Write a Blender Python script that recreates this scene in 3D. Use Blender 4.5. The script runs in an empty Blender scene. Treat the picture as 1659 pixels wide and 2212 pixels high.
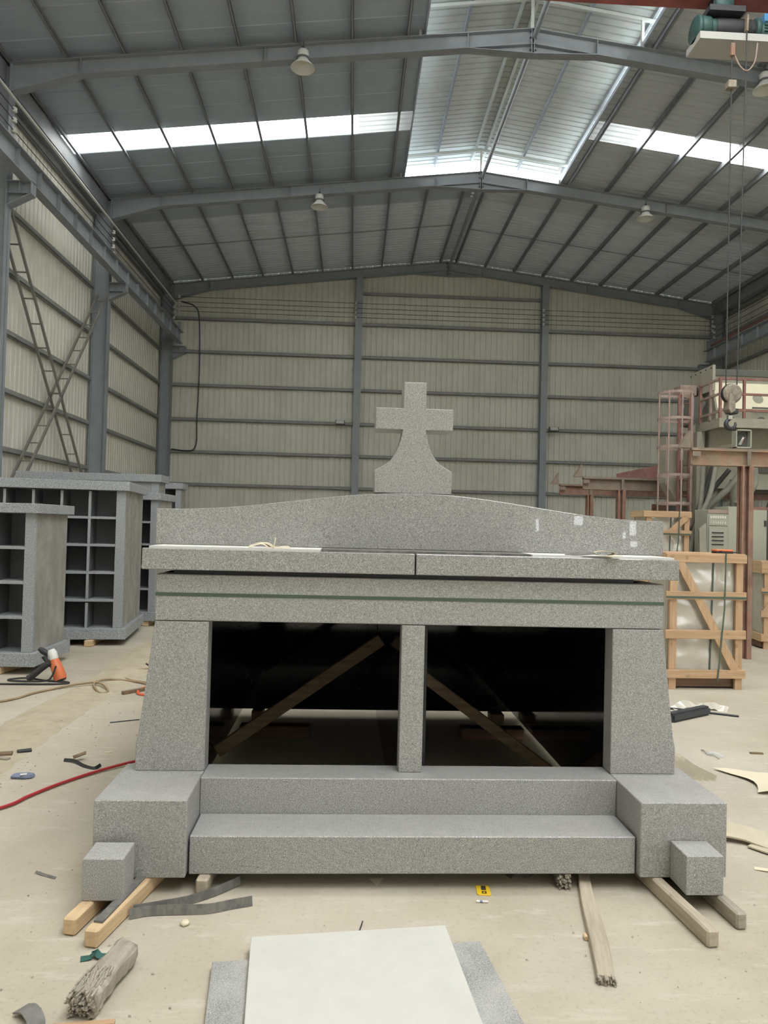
import bpy, bmesh, math, random
from mathutils import Vector, Matrix
random.seed(7)
SC = bpy.context.scene
COL = SC.collection

# ------------------------------------------------------------------ camera
def setup_camera():
    cam = bpy.data.cameras.new('camera'); ob = bpy.data.objects.new('camera', cam); COL.objects.link(ob)
    cam.sensor_fit = 'HORIZONTAL'; cam.sensor_width = 36.0; cam.lens = 36.0 * 1580.0 / 1659.0
    cam.clip_start = 0.05; cam.clip_end = 300
    yaw, pitch, roll = (math.radians(a) for a in (2.4302, 1.2007, 1.4492))
    f = Vector((math.sin(yaw) * math.cos(pitch), math.cos(yaw) * math.cos(pitch), math.sin(pitch)))
    r0 = Vector((math.cos(yaw), -math.sin(yaw), 0)); u0 = r0.cross(f)
    r = math.cos(roll) * r0 + math.sin(roll) * u0
    u = -math.sin(roll) * r0 + math.cos(roll) * u0
    m = Matrix(((r.x, u.x, -f.x, 0), (r.y, u.y, -f.y, 0), (r.z, u.z, -f.z, 1.75), (0, 0, 0, 1)))
    ob.matrix_world = m
    SC.camera = ob
setup_camera()

# ------------------------------------------------------------------ sky and daylight
SC.view_settings.view_transform = 'Standard'
SC.view_settings.look = 'None'
SC.view_settings.gamma = 1.0
SC.view_settings.use_curve_mapping = False
SC.view_settings.exposure = -0.08
SKY = 9.0
w = bpy.data.worlds.new('overcast_sky'); SC.world = w; w.use_nodes = True
bg = w.node_tree.nodes['Background']; bg.inputs[0].default_value = (0.96, 0.985, 1.0, 1); bg.inputs[1].default_value = SKY

ROOF_RIDGE_X, RIDGE_Z, SLOPE = 3.72, 12.9, 0.1205
def roof_z(x): return RIDGE_Z - SLOPE * abs(x - ROOF_RIDGE_X)

def area(name, loc, rot, sx, sy, power, portal=False, color=(1, 1, 1)):
    l = bpy.data.lights.new(name, 'AREA'); l.shape = 'RECTANGLE'; l.size = sx; l.size_y = sy; l.energy = power; l.color = color
    if portal: l.cycles.is_portal = True
    o = bpy.data.objects.new(name, l); COL.objects.link(o); o.location = loc; o.rotation_euler = rot
    return o
# sky portal at the doorway of the added, unseen front wall
area('front_doorway_daylight', (11.9, -9.0, 1.9), (math.radians(90), 0, math.radians(180)), 5.0, 3.8, 1, portal=True)
# daylight through the translucent roof strips (one strip per bay, both slopes)
SKYLIGHT_L = 6.5
for yy in (19.57, 12.85, 6.15, -0.55):
    for side in (-1, 1):
        xa, xb = (-7.6, -0.12) if side < 0 else (7.55, 15.0)
        cx = (xa + xb) / 2; ln = xb - xa
        ang = math.atan(SLOPE) * (-1 if side < 0 else 1)
        area('skylight_daylight', (cx, yy, roof_z(cx) + 0.165), (0, ang, 0), ln, 0.86, SKYLIGHT_L * math.pi * ln * 0.86, color=(1, 0.985, 0.95))

# ------------------------------------------------------------------ helpers
class MB:
    def __init__(s): s.v = []; s.f = []; s.smooth = []
    def add(s, verts, faces, smooth=False):
        o = len(s.v); s.v += [tuple(p) for p in verts]
        for f in faces: s.f.append(tuple(i + o for i in f)); s.smooth.append(smooth)
        return s
    def box(s, x0, x1, y0, y1, z0, z1):
        return s.hexa([(x0, y0, z0), (x1, y0, z0), (x1, y1, z0), (x0, y1, z0), (x0, y0, z1), (x1, y0, z1), (x1, y1, z1), (x0, y1, z1)])
    def hexa(s, p):
        return s.add(p, [(3, 2, 1, 0), (4, 5, 6, 7), (0, 1, 5, 4), (1, 2, 6, 5), (2, 3, 7, 6), (3, 0, 4, 7)])
    def bar(s, a, b, w, h, up=(0, 0, 1)):
        a, b = Vector(a), Vector(b); d = (b - a).normalized(); up = Vector(up)
        if abs(d.dot(up)) > 0.98: up = Vector((0, 1, 0))
        sx = d.cross(up).normalized() * (w / 2); uz = sx.cross(d).normalized() * (h / 2)
        return s.hexa([a - sx - uz, a + sx - uz, b + sx - uz, b - sx - uz, a - sx + uz, a + sx + uz, b + sx + uz, b - sx + uz])
    def prism(s, poly, lo, hi, axis='y'):
        n = len(poly)
        def P(p, t):
            return {'y': (p[0], t, p[1]), 'x': (t, p[0], p[1]), 'z': (p[0], p[1], t)}[axis]
        vs = [P(p, lo) for p in poly] + [P(p, hi) for p in poly]
        fs = [tuple(range(n)), tuple(range(2 * n - 1, n - 1, -1))] + [(i, i + n, (i + 1) % n + n, (i + 1) % n) for i in range(n)]
        return s.add(vs, fs)
    def tube(s, pts, r, n=8, caps=True):
        pts = [Vector(p) for p in pts]; m = len(pts); rr = r if isinstance(r, (list, tuple)) else [r] * m
        t0 = (pts[1] - pts[0]).normalized(); up = Vector((0, 0, 1)) if abs(t0.z) < 0.9 else Vector((1, 0, 0))
        nrm = t0.cross(up).normalized(); vs = []
        for i in range(m):
            t = (pts[min(i + 1, m - 1)] - pts[max(i - 1, 0)]).normalized()
            nrm = (nrm - t * nrm.dot(t)).normalized(); bn = t.cross(nrm)
            for k in range(n):
                a = 2 * math.pi * k / n; vs.append(pts[i] + (nrm * math.cos(a) + bn * math.sin(a)) * rr[i])
        fs = [(i * n + k, i * n + (k + 1) % n, (i + 1) * n + (k + 1) % n, (i + 1) * n + k) for i in range(m - 1) for k in range(n)]
        s.add(vs, fs, True)
        if caps: s.add([vs[k] for k in range(n)], [tuple(range(n - 1, -1, -1))]); s.add([vs[(m - 1) * n + k] for k in range(n)], [tuple(range(n))])
        return s
    def lathe(s, prof, n=24, c=(0, 0, 0), axis='z', smooth=True):
        vs = []
        for r, t in prof:
            for k in range(n):
                a = 2 * math.pi * k / n; x, y = r * math.cos(a), r * math.sin(a)
                p = {'z': (x, y, t), 'y': (x, t, y), 'x': (t, x, y)}[axis]
                vs.append((p[0] + c[0], p[1] + c[1], p[2] + c[2]))
        fs = [(i * n + k, i * n + (k + 1) % n, (i + 1) * n + (k + 1) % n, (i + 1) * n + k) for i in range(len(prof) - 1) for k in range(n)]
        return s.add(vs, fs, smooth)
    def ribbon(s, pts, wid, th, wdir=(0, 0, 1)):
        # a flat band swept along pts; wid along wdir (or list of dirs), th across
        pts = [Vector(p) for p in pts]; m = len(pts); vs = []
        for i in range(m):
            t = (pts[min(i + 1, m - 1)] - pts[max(i - 1, 0)]).normalized()
            wd = Vector(wdir[i] if isinstance(wdir, list) else wdir); wd = (wd - t * wd.dot(t)).normalized(); nn = t.cross(wd)
            for a, b in ((-1, -1), (1, -1), (1, 1), (-1, 1)):
                vs.append(pts[i] + wd * (a * wid / 2) + nn * (b * th / 2))
        fs = [(i * 4 + k, i * 4 + (k + 1) % 4, (i + 1) * 4 + (k + 1) % 4, (i + 1) * 4 + k) for i in range(m - 1) for k in range(4)]
        fs += [(3, 2, 1, 0), tuple((m - 1) * 4 + k for k in range(4))]
        return s.add(vs, fs)
    def mesh(s, name, mat, bevel=0, jitter=0, seg=1):
        me = bpy.data.meshes.new(name); bm = bmesh.new()
        bv = [bm.verts.new(v) for v in s.v]
        for f, sm in zip(s.f, s.smooth):
            try: fc = bm.faces.new([bv[i] for i in f]); fc.smooth = sm
            except ValueError: pass
        bmesh.ops.recalc_face_normals(bm, faces=bm.faces)
        if bevel:
            ed = [e for e in bm.edges if len(e.link_faces) == 2 and e.calc_face_angle(0) > 0.35]
            bmesh.ops.bevel(bm, geom=ed, offset=bevel, segments=seg, affect='EDGES', clamp_overlap=True)
        if jitter:
            for v in bm.verts: v.co += Vector((random.uniform(-1, 1), random.uniform(-1, 1), random.uniform(-1, 1))) * jitter
        bm.to_mesh(me); bm.free()
        if mat: me.materials.append(mat)
        return me
    def build(s, name, mat, parent=None, bevel=0, loc=None, rot=None, jitter=0, label=None, seg=1):
        return link(name, s.mesh(name, mat, bevel, jitter, seg), parent, loc, rot, label)

def link(name, me, parent=None, loc=None, rot=None, label=None):
    o = bpy.data.objects.new(name, me); COL.objects.link(o)
    if parent: o.parent = parent
    if loc: o.location = loc
    if rot: o.rotation_euler = rot
    if label: o['label'] = label
    return o
def thing(name, label, cat, loc=(0, 0, 0), rz=0, group=None, kind=None):
    o = bpy.data.objects.new(name, None); COL.objects.link(o); o.location = loc; o.rotation_euler = (0, 0, rz)
    o.empty_display_size = 0.1
    return tag(o, label, cat, group, kind)
def tag(o, label, cat=None, group=None, kind=None):
    o['label'] = label
    if cat: o['category'] = cat
    if group: o['group'] = group
    if kind: o['kind'] = kind
    return o
def dup(o, parent=None, loc=None, rz=None, label=None):
    c = o.copy(); COL.objects.link(c); c.parent = parent if parent else o.parent
    if loc is not None: c.location = loc
    if rz is not None: c.rotation_euler = (0, 0, rz)
    if label: c['label'] = label
    for ch in [x for x in bpy.data.objects if x.parent == o]: dup(ch, c)
    return c
def single(name, label, cat, mb, mat, loc=(0, 0, 0), rz=0, group=None, bevel=0, jitter=0, kind=None, seg=1):
    o = mb.build(name, mat, None, bevel, loc, (0, 0, rz), jitter, None, seg)
    return tag(o, label, cat, group, kind)
def bez(pts, n=8):
    # Catmull-Rom through pts
    P = [Vector(p) for p in pts]; P = [P[0] * 2 - P[1]] + P + [P[-1] * 2 - P[-2]]; out = []
    for i in range(1, len(P) - 2):
        for k in range(n):
            t = k / n; a, b, c, d = P[i - 1:i + 3]
            out.append(0.5 * ((2 * b) + (c - a) * t + (2 * a - 5 * b + 4 * c - d) * t * t + (3 * b - a - 3 * c + d) * t ** 3))
    out.append(P[-2]); return out

# ------------------------------------------------------------------ materials
def mat(name, build=None, color=(.5, .5, .5), rough=.6, metal=0.0, spec=0.5):
    m = bpy.data.materials.new(name); m.use_nodes = True; nt = m.node_tree; b = nt.nodes['Principled BSDF']
    b.inputs['Base Color'].default_value = (*color, 1); b.inputs['Roughness'].default_value = rough; b.inputs['Metallic'].default_value = metal
    b.inputs['Specular IOR Level'].default_value = spec
    if build: build(nt, b)
    return m
def N(nt, t, **kw):
    n = nt.nodes.new(t)
    for k, v in kw.items():
        if k in n.inputs.keys() if hasattr(n.inputs, 'keys') else False: n.inputs[k].default_value = v
        else: setattr(n, k, v)
    return n
def coords(nt, scale=(1, 1, 1), which='Object'):
    tc = nt.nodes.new('ShaderNodeTexCoord'); mp = nt.nodes.new('ShaderNodeMapping'); mp.inputs['Scale'].default_value = scale
    nt.links.new(tc.outputs[which], mp.inputs[0]); return mp.outputs[0]
def noise(nt, vec, scale, detail=2, rough=.5):
    n = nt.nodes.new('ShaderNodeTexNoise'); n.inputs['Scale'].default_value = scale; n.inputs['Detail'].default_value = detail; n.inputs['Roughness'].default_value = rough
    nt.links.new(vec, n.inputs['Vector']); return n.outputs['Fac']
def ramp(nt, fac, stops, interp='LINEAR'):
    r = nt.nodes.new('ShaderNodeValToRGB'); r.color_ramp.interpolation = interp
    e = r.color_ramp.elements
    while len(e) < len(stops): e.new(0.5)
    for el, (p, c) in zip(e, stops): el.position = p; el.color = (*c, 1) if len(c) == 3 else c
    nt.links.new(fac, r.inputs[0]); return r.outputs[0]
def mix(nt, a, b, fac, mode='MIX'):
    m = nt.nodes.new('ShaderNodeMix'); m.data_type = 'RGBA'; m.blend_type = mode
    for sock, v in ((m.inputs[0], fac), (m.inputs[6], a), (m.inputs[7], b)):
        if hasattr(v, 'links') or hasattr(v, 'is_linked'): nt.links.new(v, sock)
        else: sock.default_value = v if isinstance(v, (int, float)) else (*v, 1)
    return m.outputs[2]
def bump(nt, b, h, strength=.3, dist=.01):
    n = nt.nodes.new('ShaderNodeBump'); n.inputs['Strength'].default_value = strength; n.inputs['Distance'].default_value = dist
    nt.links.new(h, n.inputs['Height']); nt.links.new(n.outputs[0], b.inputs['Normal'])

def granite(name, dark, mid, light, tint=(.36, .31, .31), rough=.32, scale=1.0, tintf=.5, dust=0.0, top=0.0):
    def f(nt, b):
        v = coords(nt)
        n1 = noise(nt, v, 195 * scale, 3, .8); n2 = noise(nt, v, 380 * scale, 1, .5)
        c = ramp(nt, n1, [(.34, dark), (.46, mid), (.55, mid), (.66, light)])
        sp = ramp(nt, n2, [(.30, (.35, .35, .35)), (.45, (1, 1, 1)), (.58, (1, 1, 1)), (.70, (1.5, 1.5, 1.47))])
        c = mix(nt, c, sp, 1.0, 'MULTIPLY')
        big = ramp(nt, noise(nt, v, 2.2, 2, .5), [(.45, (0, 0, 0)), (.75, (tintf, tintf, tintf))])
        c = mix(nt, c, tint, big, 'MIX')
        if dust:
            d = ramp(nt, noise(nt, coords(nt, (1, 1, .6)), 4.5, 5, .6), [(.42, (0, 0, 0)), (.72, (dust, dust, dust))])
            c = mix(nt, c, (.50, .48, .43), d)
        if top:
            ge = nt.nodes.new('ShaderNodeNewGeometry'); sx = nt.nodes.new('ShaderNodeSeparateXYZ'); nt.links.new(ge.outputs['True Normal'], sx.inputs[0])
            up = ramp(nt, sx.outputs[2], [(.75, (0, 0, 0)), (.95, (1, 1, 1))])
            dn = ramp(nt, noise(nt, coords(nt, (1, 3, 1)), 6, 6, .7), [(.30, (top * .35,) * 3), (.70, (top,) * 3)])
            c = mix(nt, c, (.40, .39, .36), mix(nt, up, dn, 1.0, 'MULTIPLY'))
        nt.links.new(c, b.inputs['Base Color'])
        r = ramp(nt, noise(nt, v, 9, 3, .6), [(.35, (rough * .8,) * 3), (.7, (min(1, rough * 1.35),) * 3)])
        nt.links.new(r, b.inputs['Roughness'])
    return mat(name, f)
G_FRONT = granite('grey_granite_honed', (.10, .10, .097), (.30, .294, .28), (.56, .55, .53), rough=.42, tintf=.18, tint=(.25, .21, .205), top=.5)
G_POL = granite('grey_granite_polished', (.10, .10, .097), (.30, .294, .28), (.56, .55, .53), rough=.014, tintf=.18, tint=(.25, .21, .205))
G_BLUE = granite('blue_grey_granite', (.08, .085, .092), (.29, .305, .315), (.58, .60, .61), tint=(.32, .32, .32), rough=.5, tintf=.2, scale=.5)
G_DUSTY = granite('dusty_granite_side', (.10, .10, .093), (.24, .235, .215), (.37, .365, .335), tint=(.24, .22, .19), rough=.65, tintf=.45, dust=.4)
G_SLAB = granite('slab_granite', (.13, .13, .127), (.30, .295, .28), (.50, .49, .47), tint=(.42, .42, .4), rough=.5, tintf=.3, dust=.55)
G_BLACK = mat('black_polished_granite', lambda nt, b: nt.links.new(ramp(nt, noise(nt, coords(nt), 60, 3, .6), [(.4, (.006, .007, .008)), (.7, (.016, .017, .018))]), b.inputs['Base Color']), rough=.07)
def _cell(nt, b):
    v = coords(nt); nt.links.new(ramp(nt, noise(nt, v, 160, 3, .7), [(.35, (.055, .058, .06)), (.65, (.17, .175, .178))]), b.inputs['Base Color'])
CELL = mat('niche_inside_granite', _cell, rough=.5)  # darker granite tone used on the niche insides

def _floor(nt, b):
    v = coords(nt)
    c = ramp(nt, noise(nt, v, .55, 6, .62), [(.30, (.335, .290, .215)), (.48, (.415, .365, .282)), (.66, (.485, .435, .35))])
    grey = ramp(nt, noise(nt, coords(nt, (1, .6, 1)), 1.3, 5, .6), [(.52, (0, 0, 0)), (.70, (.55, .55, .55))])
    c = mix(nt, c, (.40, .375, .325), grey)
    st = ramp(nt, noise(nt, coords(nt, (1.2, 5, 1)), 2.0, 6, .7), [(.56, (0, 0, 0)), (.72, (.6, .6, .6))])
    c = mix(nt, c, (.56, .525, .455), st)
    sp = ramp(nt, noise(nt, v, 38, 4, .7), [(.33, (.62, .60, .56)), (.44, (1, 1, 1)), (.8, (1.06, 1.06, 1.06))])
    c = mix(nt, c, sp, .35, 'MULTIPLY')
    nt.links.new(c, b.inputs['Base Color'])
    bump(nt, b, noise(nt, v, 22, 5, .65), .25, .006)
FLOOR = mat('dusty_concrete', _floor, rough=.75)
def _sand(nt, b):
    v = coords(nt); nt.links.new(ramp(nt, noise(nt, v, 5, 6, .65), [(.3, (.36, .305, .21)), (.7, (.47, .41, .30))]), b.inputs['Base Color']); bump(nt, b, noise(nt, v, 30, 5, .7), .5, .01)
SAND = mat('sandy_dust', _sand, rough=.9)

def paint(name, col, var=.12, rough=.5, scale=3, dirt=None, dirtf=.5, spec=.4):
    def f(nt, b):
        v = coords(nt)
        n = noise(nt, v, scale, 5, .6)
        c = ramp(nt, n, [(.3, tuple(x * (1 - var) for x in col)), (.7, tuple(min(1, x * (1 + var)) for x in col))])
        if dirt:
            d = ramp(nt, noise(nt, coords(nt, (1, 1, .5)), scale * 2.3, 6, .7), [(.45, (0, 0, 0)), (.68, (dirtf,) * 3)])
            c = mix(nt, c, dirt, d)
        nt.links.new(c, b.inputs['Base Color'])
    return mat(name, f, rough=rough, spec=spec)
STEEL = paint('blue_grey_painted_steel', (.265, .29, .305), .1, .5)
STEEL_D = paint('dusty_grey_purlin_steel', (.25, .27, .285), .12, .5)
GIRT = paint('grey_girt_steel', (.25, .252, .245), .12, .5)
BRACE = paint('brace_steel', (.19, .185, .165), .15, .55)
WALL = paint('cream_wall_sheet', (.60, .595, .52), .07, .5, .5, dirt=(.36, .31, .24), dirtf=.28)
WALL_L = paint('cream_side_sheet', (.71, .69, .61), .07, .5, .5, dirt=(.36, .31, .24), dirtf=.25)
ROOFM = paint('grey_roof_sheet', (.40, .46, .525), .06, .45, .6)  # base colour pushed bluer to take in the haze glow near the ridge
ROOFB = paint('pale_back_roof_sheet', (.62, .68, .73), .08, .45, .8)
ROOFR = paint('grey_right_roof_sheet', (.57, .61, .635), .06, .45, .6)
CANOPY = paint('white_canopy_sheet', (.47, .505, .46), .12, .5, 1.5, dirt=(.5, .42, .42), dirtf=.5)  # tint of green light from outside put into the white; blotches are pinkish
def _trans(nt, b):
    out = nt.nodes['Material Output']; t = nt.nodes.new('ShaderNodeBsdfTranslucent'); t.inputs[0].default_value = (.13, .135, .13, 1)
    nt.links.new(t.outputs[0], out.inputs[0])
FIBRE = mat('translucent_fibreglass', _trans)
FIBRE.node_tree.nodes['Translucent BSDF'].inputs[0].default_value = (.62, .635, .60, 1)
FIBRE_OLD = mat('dirty_translucent_fibreglass', _trans)
FIBRE_OLD.node_tree.nodes['Translucent BSDF'].inputs[0].default_value = (.17, .178, .17, 1)
RUST = paint('rusty_red_paint', (.225, .12, .085), .3, .65, 4, dirt=(.25, .20, .145), dirtf=.7)
RUSTB = paint('rust_streaked_beam', (.27, .205, .14), .3, .7, 4, dirt=(.36, .15, .085), dirtf=.7)
RUSTG = paint('brown_grey_beam', (.20, .165, .125), .25, .7, 4, dirt=(.24, .12, .09), dirtf=.5)
REDP = paint('faded_red_paint', (.20, .085, .07), .2, .55, 4, dirt=(.27, .19, .155), dirtf=.5)
PINKP = paint('faded_pink_tube', (.28, .20, .17), .2, .55, 4, dirt=(.35, .3, .24), dirtf=.6)
MACH = paint('dusty_olive_machine', (.27, .255, .20), .15, .65, 3, dirt=(.33, .29, .22), dirtf=.5)
MACHD = paint('dark_olive_machine', (.10, .10, .085), .2, .65, 3)
MACHW = paint('pale_cream_panel', (.66, .61, .45), .08, .5, 3)
CAB = paint('grey_green_cabinet', (.355, .36, .29), .06, .45, 2)
HOSEG = paint('grey_flexible_hose', (.20, .195, .16), .2, .6, 6)
HOSED = paint('dark_flexible_hose', (.05, .05, .047), .2, .6, 6)
CRANE = paint('crane_girder_red', (.30, .085, .075), .25, .55, 3, dirt=(.16, .08, .075), dirtf=.6)
GREEN = paint('hoist_green', (.03, .075, .066), .25, .5, 5)
BLUEP = mat('motor_blue', color=(.05, .2, .4), rough=.5)
BLACK = mat('black_rubber', color=(.022, .023, .025), rough=.6)
DARKM = mat('dark_metal', color=(.05, .05, .055), rough=.45, metal=.4)
ROPE = mat('steel_rope', color=(.04, .04, .038), rough=.6)
CHROME = mat('bright_steel', color=(.6, .58, .55), rough=.25, metal=.9)
HOOKM = paint('grimy_hook_block', (.25, .215, .165), .3, .6, 14, dirt=(.12, .10, .08), dirtf=.6)
LAMPW = mat('lamp_white', color=(.62, .62, .58), rough=.45)
LAMPG = mat('lamp_grey', color=(.12, .125, .13), rough=.5)
WHITE = mat('white_foam', color=(.62, .605, .57), rough=.7)
PLAST = paint('plastic_film', (.50, .465, .39), .08, .16, 6, spec=.6)
STRAPG = mat('green_strap', color=(.055, .085, .06), rough=.45)
RUBG = paint('dusty_rubber_strip', (.12, .115, .108), .25, .7, 8, dirt=(.26, .24, .2), dirtf=.6)
ORANGE = mat('orange_plastic', color=(.62, .16, .06), rough=.45)
REDH = mat('red_hose', color=(.42, .03, .035), rough=.4)
TAN = paint('tan_hose', (.30, .215, .125), .2, .6, 6)
CANVAS = paint('canvas_sling', (.48, .42, .31), .12, .8, 9)
PAPER = mat('cream_paper', color=(.66, .58, .43), rough=.8)
YEL = mat('yellow_plate', color=(.72, .47, .02), rough=.45)
BLUEC = mat('blue_grey_cloth', color=(.17, .2, .28), rough=.85)
TEAL = mat('teal_plastic', color=(.02, .09, .075), rough=.5)
def wood(name, a, b2, rough=.7, sc=1.0, axis='y'):
    def f(nt, b):
        s = {'y': (22, 1.6, 22), 'x': (1.6, 22, 22), 'z': (22, 22, 1.6)}[axis]
        v = coords(nt, tuple(k * sc for k in s))
        c = ramp(nt, noise(nt, v, 1.4, 5, .65), [(.3, a), (.7, b2)])
        k = ramp(nt, noise(nt, coords(nt), 9, 2, .5), [(.28, (.55, .5, .45)), (.36, (1, 1, 1))])
        nt.links.new(mix(nt, c, k, .6, 'MULTIPLY'), b.inputs['Base Color'])
        bump(nt, b, noise(nt, v, 2, 4, .6), .25, .003)
    return mat(name, f, rough=rough)
PINE_Y = wood('fresh_pine_lengthwise', (.46, .315, .175), (.62, .455, .275))
PINE_X = wood('crate_pine_horizontal', (.36, .225, .125), (.52, .345, .20), axis='x')
PINE_Z = wood('crate_pine_upright', (.37, .23, .13), (.53, .355, .21), axis='z')
OLD_Y = wood('weathered_timber', (.30, .25, .185), (.47, .40, .305))
OLD_G = wood('grey_rotten_timber', (.20, .175, .14), (.40, .355, .285))
DRK_W = wood('dark_red_wood', (.10, .055, .03), (.19, .105, .06), axis='x')
BRW = wood('brown_brace_wood', (.13, .085, .05), (.23, .155, .09), axis='x')

# ================================================================== THE HALL
YF1, YF2, YG = 15.95, 22.5, 30.3
fl = MB().box(-8.5, 16, -40, 30.7, -.12, 0).build('floor', FLOOR); tag(fl, 'pale dusty beige concrete floor of the workshop', kind='structure')

def profile(wd=.92, n=4, dep=.026, g=.036):
    p = wd / n; out = [(0, 0)]
    for i in range(n):
        c = (i + .5) * p
        out += [(c - g / 2 - .012, 0), (c - g / 2, dep), (c + g / 2, dep), (c + g / 2 + .012, 0)]
    out.append((wd, 0)); return out
def seam_profile(wd=.92):
    return [(0, 0), (.012, -.018), (.03, -.018), (.042, 0), (.30, 0), (.306, .004), (.312, 0), (.61, 0), (.616, .004), (.622, 0), (wd, 0)]

# ---- back wall
wb = thing('wall_back', 'cream ribbed sheet metal gable wall at the far end of the hall', None, kind='structure')
x = -8.3
while x < 15.6:
    wd = min(.92, 15.75 - x)
    pr = [(u, d) for u, d in profile() if u <= wd + 1e-6]
    vs = [(x + u, 30.46 + d, 0) for u, d in pr] + [(x + u, 30.46 + d, roof_z(x + u) + .205) for u, d in pr]
    n = len(pr); MB().add(vs, [(i, i + 1, n + i + 1, n + i) for i in range(n - 1)]).build('wall_sheet', WALL, wb)
    x += .92
GZ = [1.95, 3.32, 4.66, 6.0, 7.41, 8.80, 10.17]
for z in GZ:
    for xa, xb in ((-7.6, -.12), (.2, 7.68), (8.0, 15.0)):
        MB().box(xa, xb, 30.30, 30.44, z - .06, z - .05).box(xa, xb, 30.30, 30.315, z - .06, z + .06).box(xa, xb, 30.30, 30.44, z + .05, z + .06).build('girt', GIRT, wb)
MB().box(.2, 7.68, 30.30, 30.44, 11.42, 11.53).build('girt', GIRT, wb)
for xc in (.04, 7.84):
    MB().box(xc - .14, xc + .14, 30.10, 30.115, 0, roof_z(xc) - .33).box(xc - .006, xc + .006, 30.115, 30.44, 0, roof_z(xc) - .33).box(xc - .14, xc + .14, 30.43, 30.445, 0, roof_z(xc) - .33).build('gable_column', STEEL, wb)

# ---- unseen front wall added to cut frontal light, doorway sized and placed for it
wf = thing('wall_front', 'unseen front gable wall added to limit the daylight, with an open doorway', None, kind='structure')
DOOR = (9.4, 14.4, 3.8)
slots = [(7.15, 7.32, 1.70, 2.05), (6.98, 7.06, 1.62, 1.78), (7.18, 7.36, 1.42, 1.56), (5.75, 5.98, 1.93, 2.14), (4.80, 4.88, 1.75, 2.05)]   # small gaps in the sheeting, placed to mirror as bright spots in the pediment
xs = sorted({-8.2, DOOR[0], DOOR[1], 15.7} | {v for q in slots for v in q[:2]})
for xa, xb in zip(xs[:-1], xs[1:]):
    holes = sorted([(q[2], q[3]) for q in slots if q[0] <= xa and xb <= q[1]] + ([(0, DOOR[2])] if DOOR[0] <= xa and xb <= DOOR[1] else []))
    z = 0
    for h0, h1 in holes + [(13.2, 13.2)]:
        if h0 > z: MB().box(xa, xb, -9.12, -9.1, z, h0).build('wall_panel', WALL, wf)
        z = h1

# ---- side walls
def side_wall(name, label, X, out, m, y_sheets, mirror):
    wl = thing(name, label, None, kind='structure')
    y = y_sheets; pr = profile(); n = len(pr)
    me = MB().add([(d * out, u, 0) for u, d in pr] + [(d * out, u, 11.7) for u, d in pr], [(i, i + 1, n + i + 1, n + i) for i in range(n - 1)]).mesh('wall_sheet', m)
    while y < 30.4:
        link('wall_sheet', me, wl, (X, y, 0)); y += .92
    MB().box(X, X + .02 * out, -9, y_sheets, 0, 11.7).build('wall_panel', m, wl)
    xi = X - .13 * out
    for ya, yb in ((9.3, YF1 - .16), (YF1 + .16, YF2 - .16), (YF2 + .16, YG - .2)):
        for z in GZ + [11.0]:
            MB().box(min(X, xi), max(X, xi), ya, yb, z - .06, z - .05).box(min(xi, xi + .012 * out), max(xi, xi + .012 * out), ya, yb, z - .06, z + .06).build('girt', GIRT, wl)
    xa, xb = sorted((X - .12 * out, X - .40 * out))
    MB().box(xa, xb, 8, YG, 11.13, 11.56).build('eave_beam', STEEL_D, wl)
    return wl
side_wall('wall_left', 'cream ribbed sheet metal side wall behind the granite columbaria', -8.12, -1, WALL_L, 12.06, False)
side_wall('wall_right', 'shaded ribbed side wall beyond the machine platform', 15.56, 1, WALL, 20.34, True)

# ---- roof
ce = thing('ceiling', 'grey sheet metal gable roof seen from below with purlins and skylight strips', None, kind='structure')
ZS = .185
def roof_mesh(xa, xb, pr, m, extra=0):
    xs = [xa, xb]; n = len(pr)
    vs = [(X, u, roof_z(X) + ZS + d + extra) for X in xs for u, d in pr]
    return MB().add(vs, [(i, i + 1, n + i + 1, n + i) for i in range(n - 1)]).mesh('roof_sheet', m)
XL, XR, OL, OR = -8.3, 15.74, 1.33, 6.25
R_ = ROOF_RIDGE_X
PR, SP = profile(dep=.03, g=.03), seam_profile()
PB = profile(n=4, dep=.04, g=.085)
meshes = {
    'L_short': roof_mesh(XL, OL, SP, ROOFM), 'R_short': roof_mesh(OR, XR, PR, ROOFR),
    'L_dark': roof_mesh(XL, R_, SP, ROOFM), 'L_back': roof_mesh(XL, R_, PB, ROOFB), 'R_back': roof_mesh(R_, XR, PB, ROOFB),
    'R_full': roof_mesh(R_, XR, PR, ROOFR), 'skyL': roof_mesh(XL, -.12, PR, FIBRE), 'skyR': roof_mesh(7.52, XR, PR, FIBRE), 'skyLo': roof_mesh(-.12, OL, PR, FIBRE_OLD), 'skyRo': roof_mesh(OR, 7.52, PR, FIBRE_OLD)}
y0 = 19.11
for k in range(-9, 13):
    y = y0 + .92 * k
    if y + .92 > 31.2: break
    if k == 0:
        l, r = 'skyL', 'skyR'
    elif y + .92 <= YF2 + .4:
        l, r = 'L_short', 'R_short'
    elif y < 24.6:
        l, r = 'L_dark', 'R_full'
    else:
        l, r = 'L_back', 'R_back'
    for key in (l, r) + (('skyLo', 'skyRo') if k == 0 else ()):
        o = link('skylight_sheet' if 'sky' in key else 'roof_sheet', meshes[key], ce, (0, y, 0))
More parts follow.
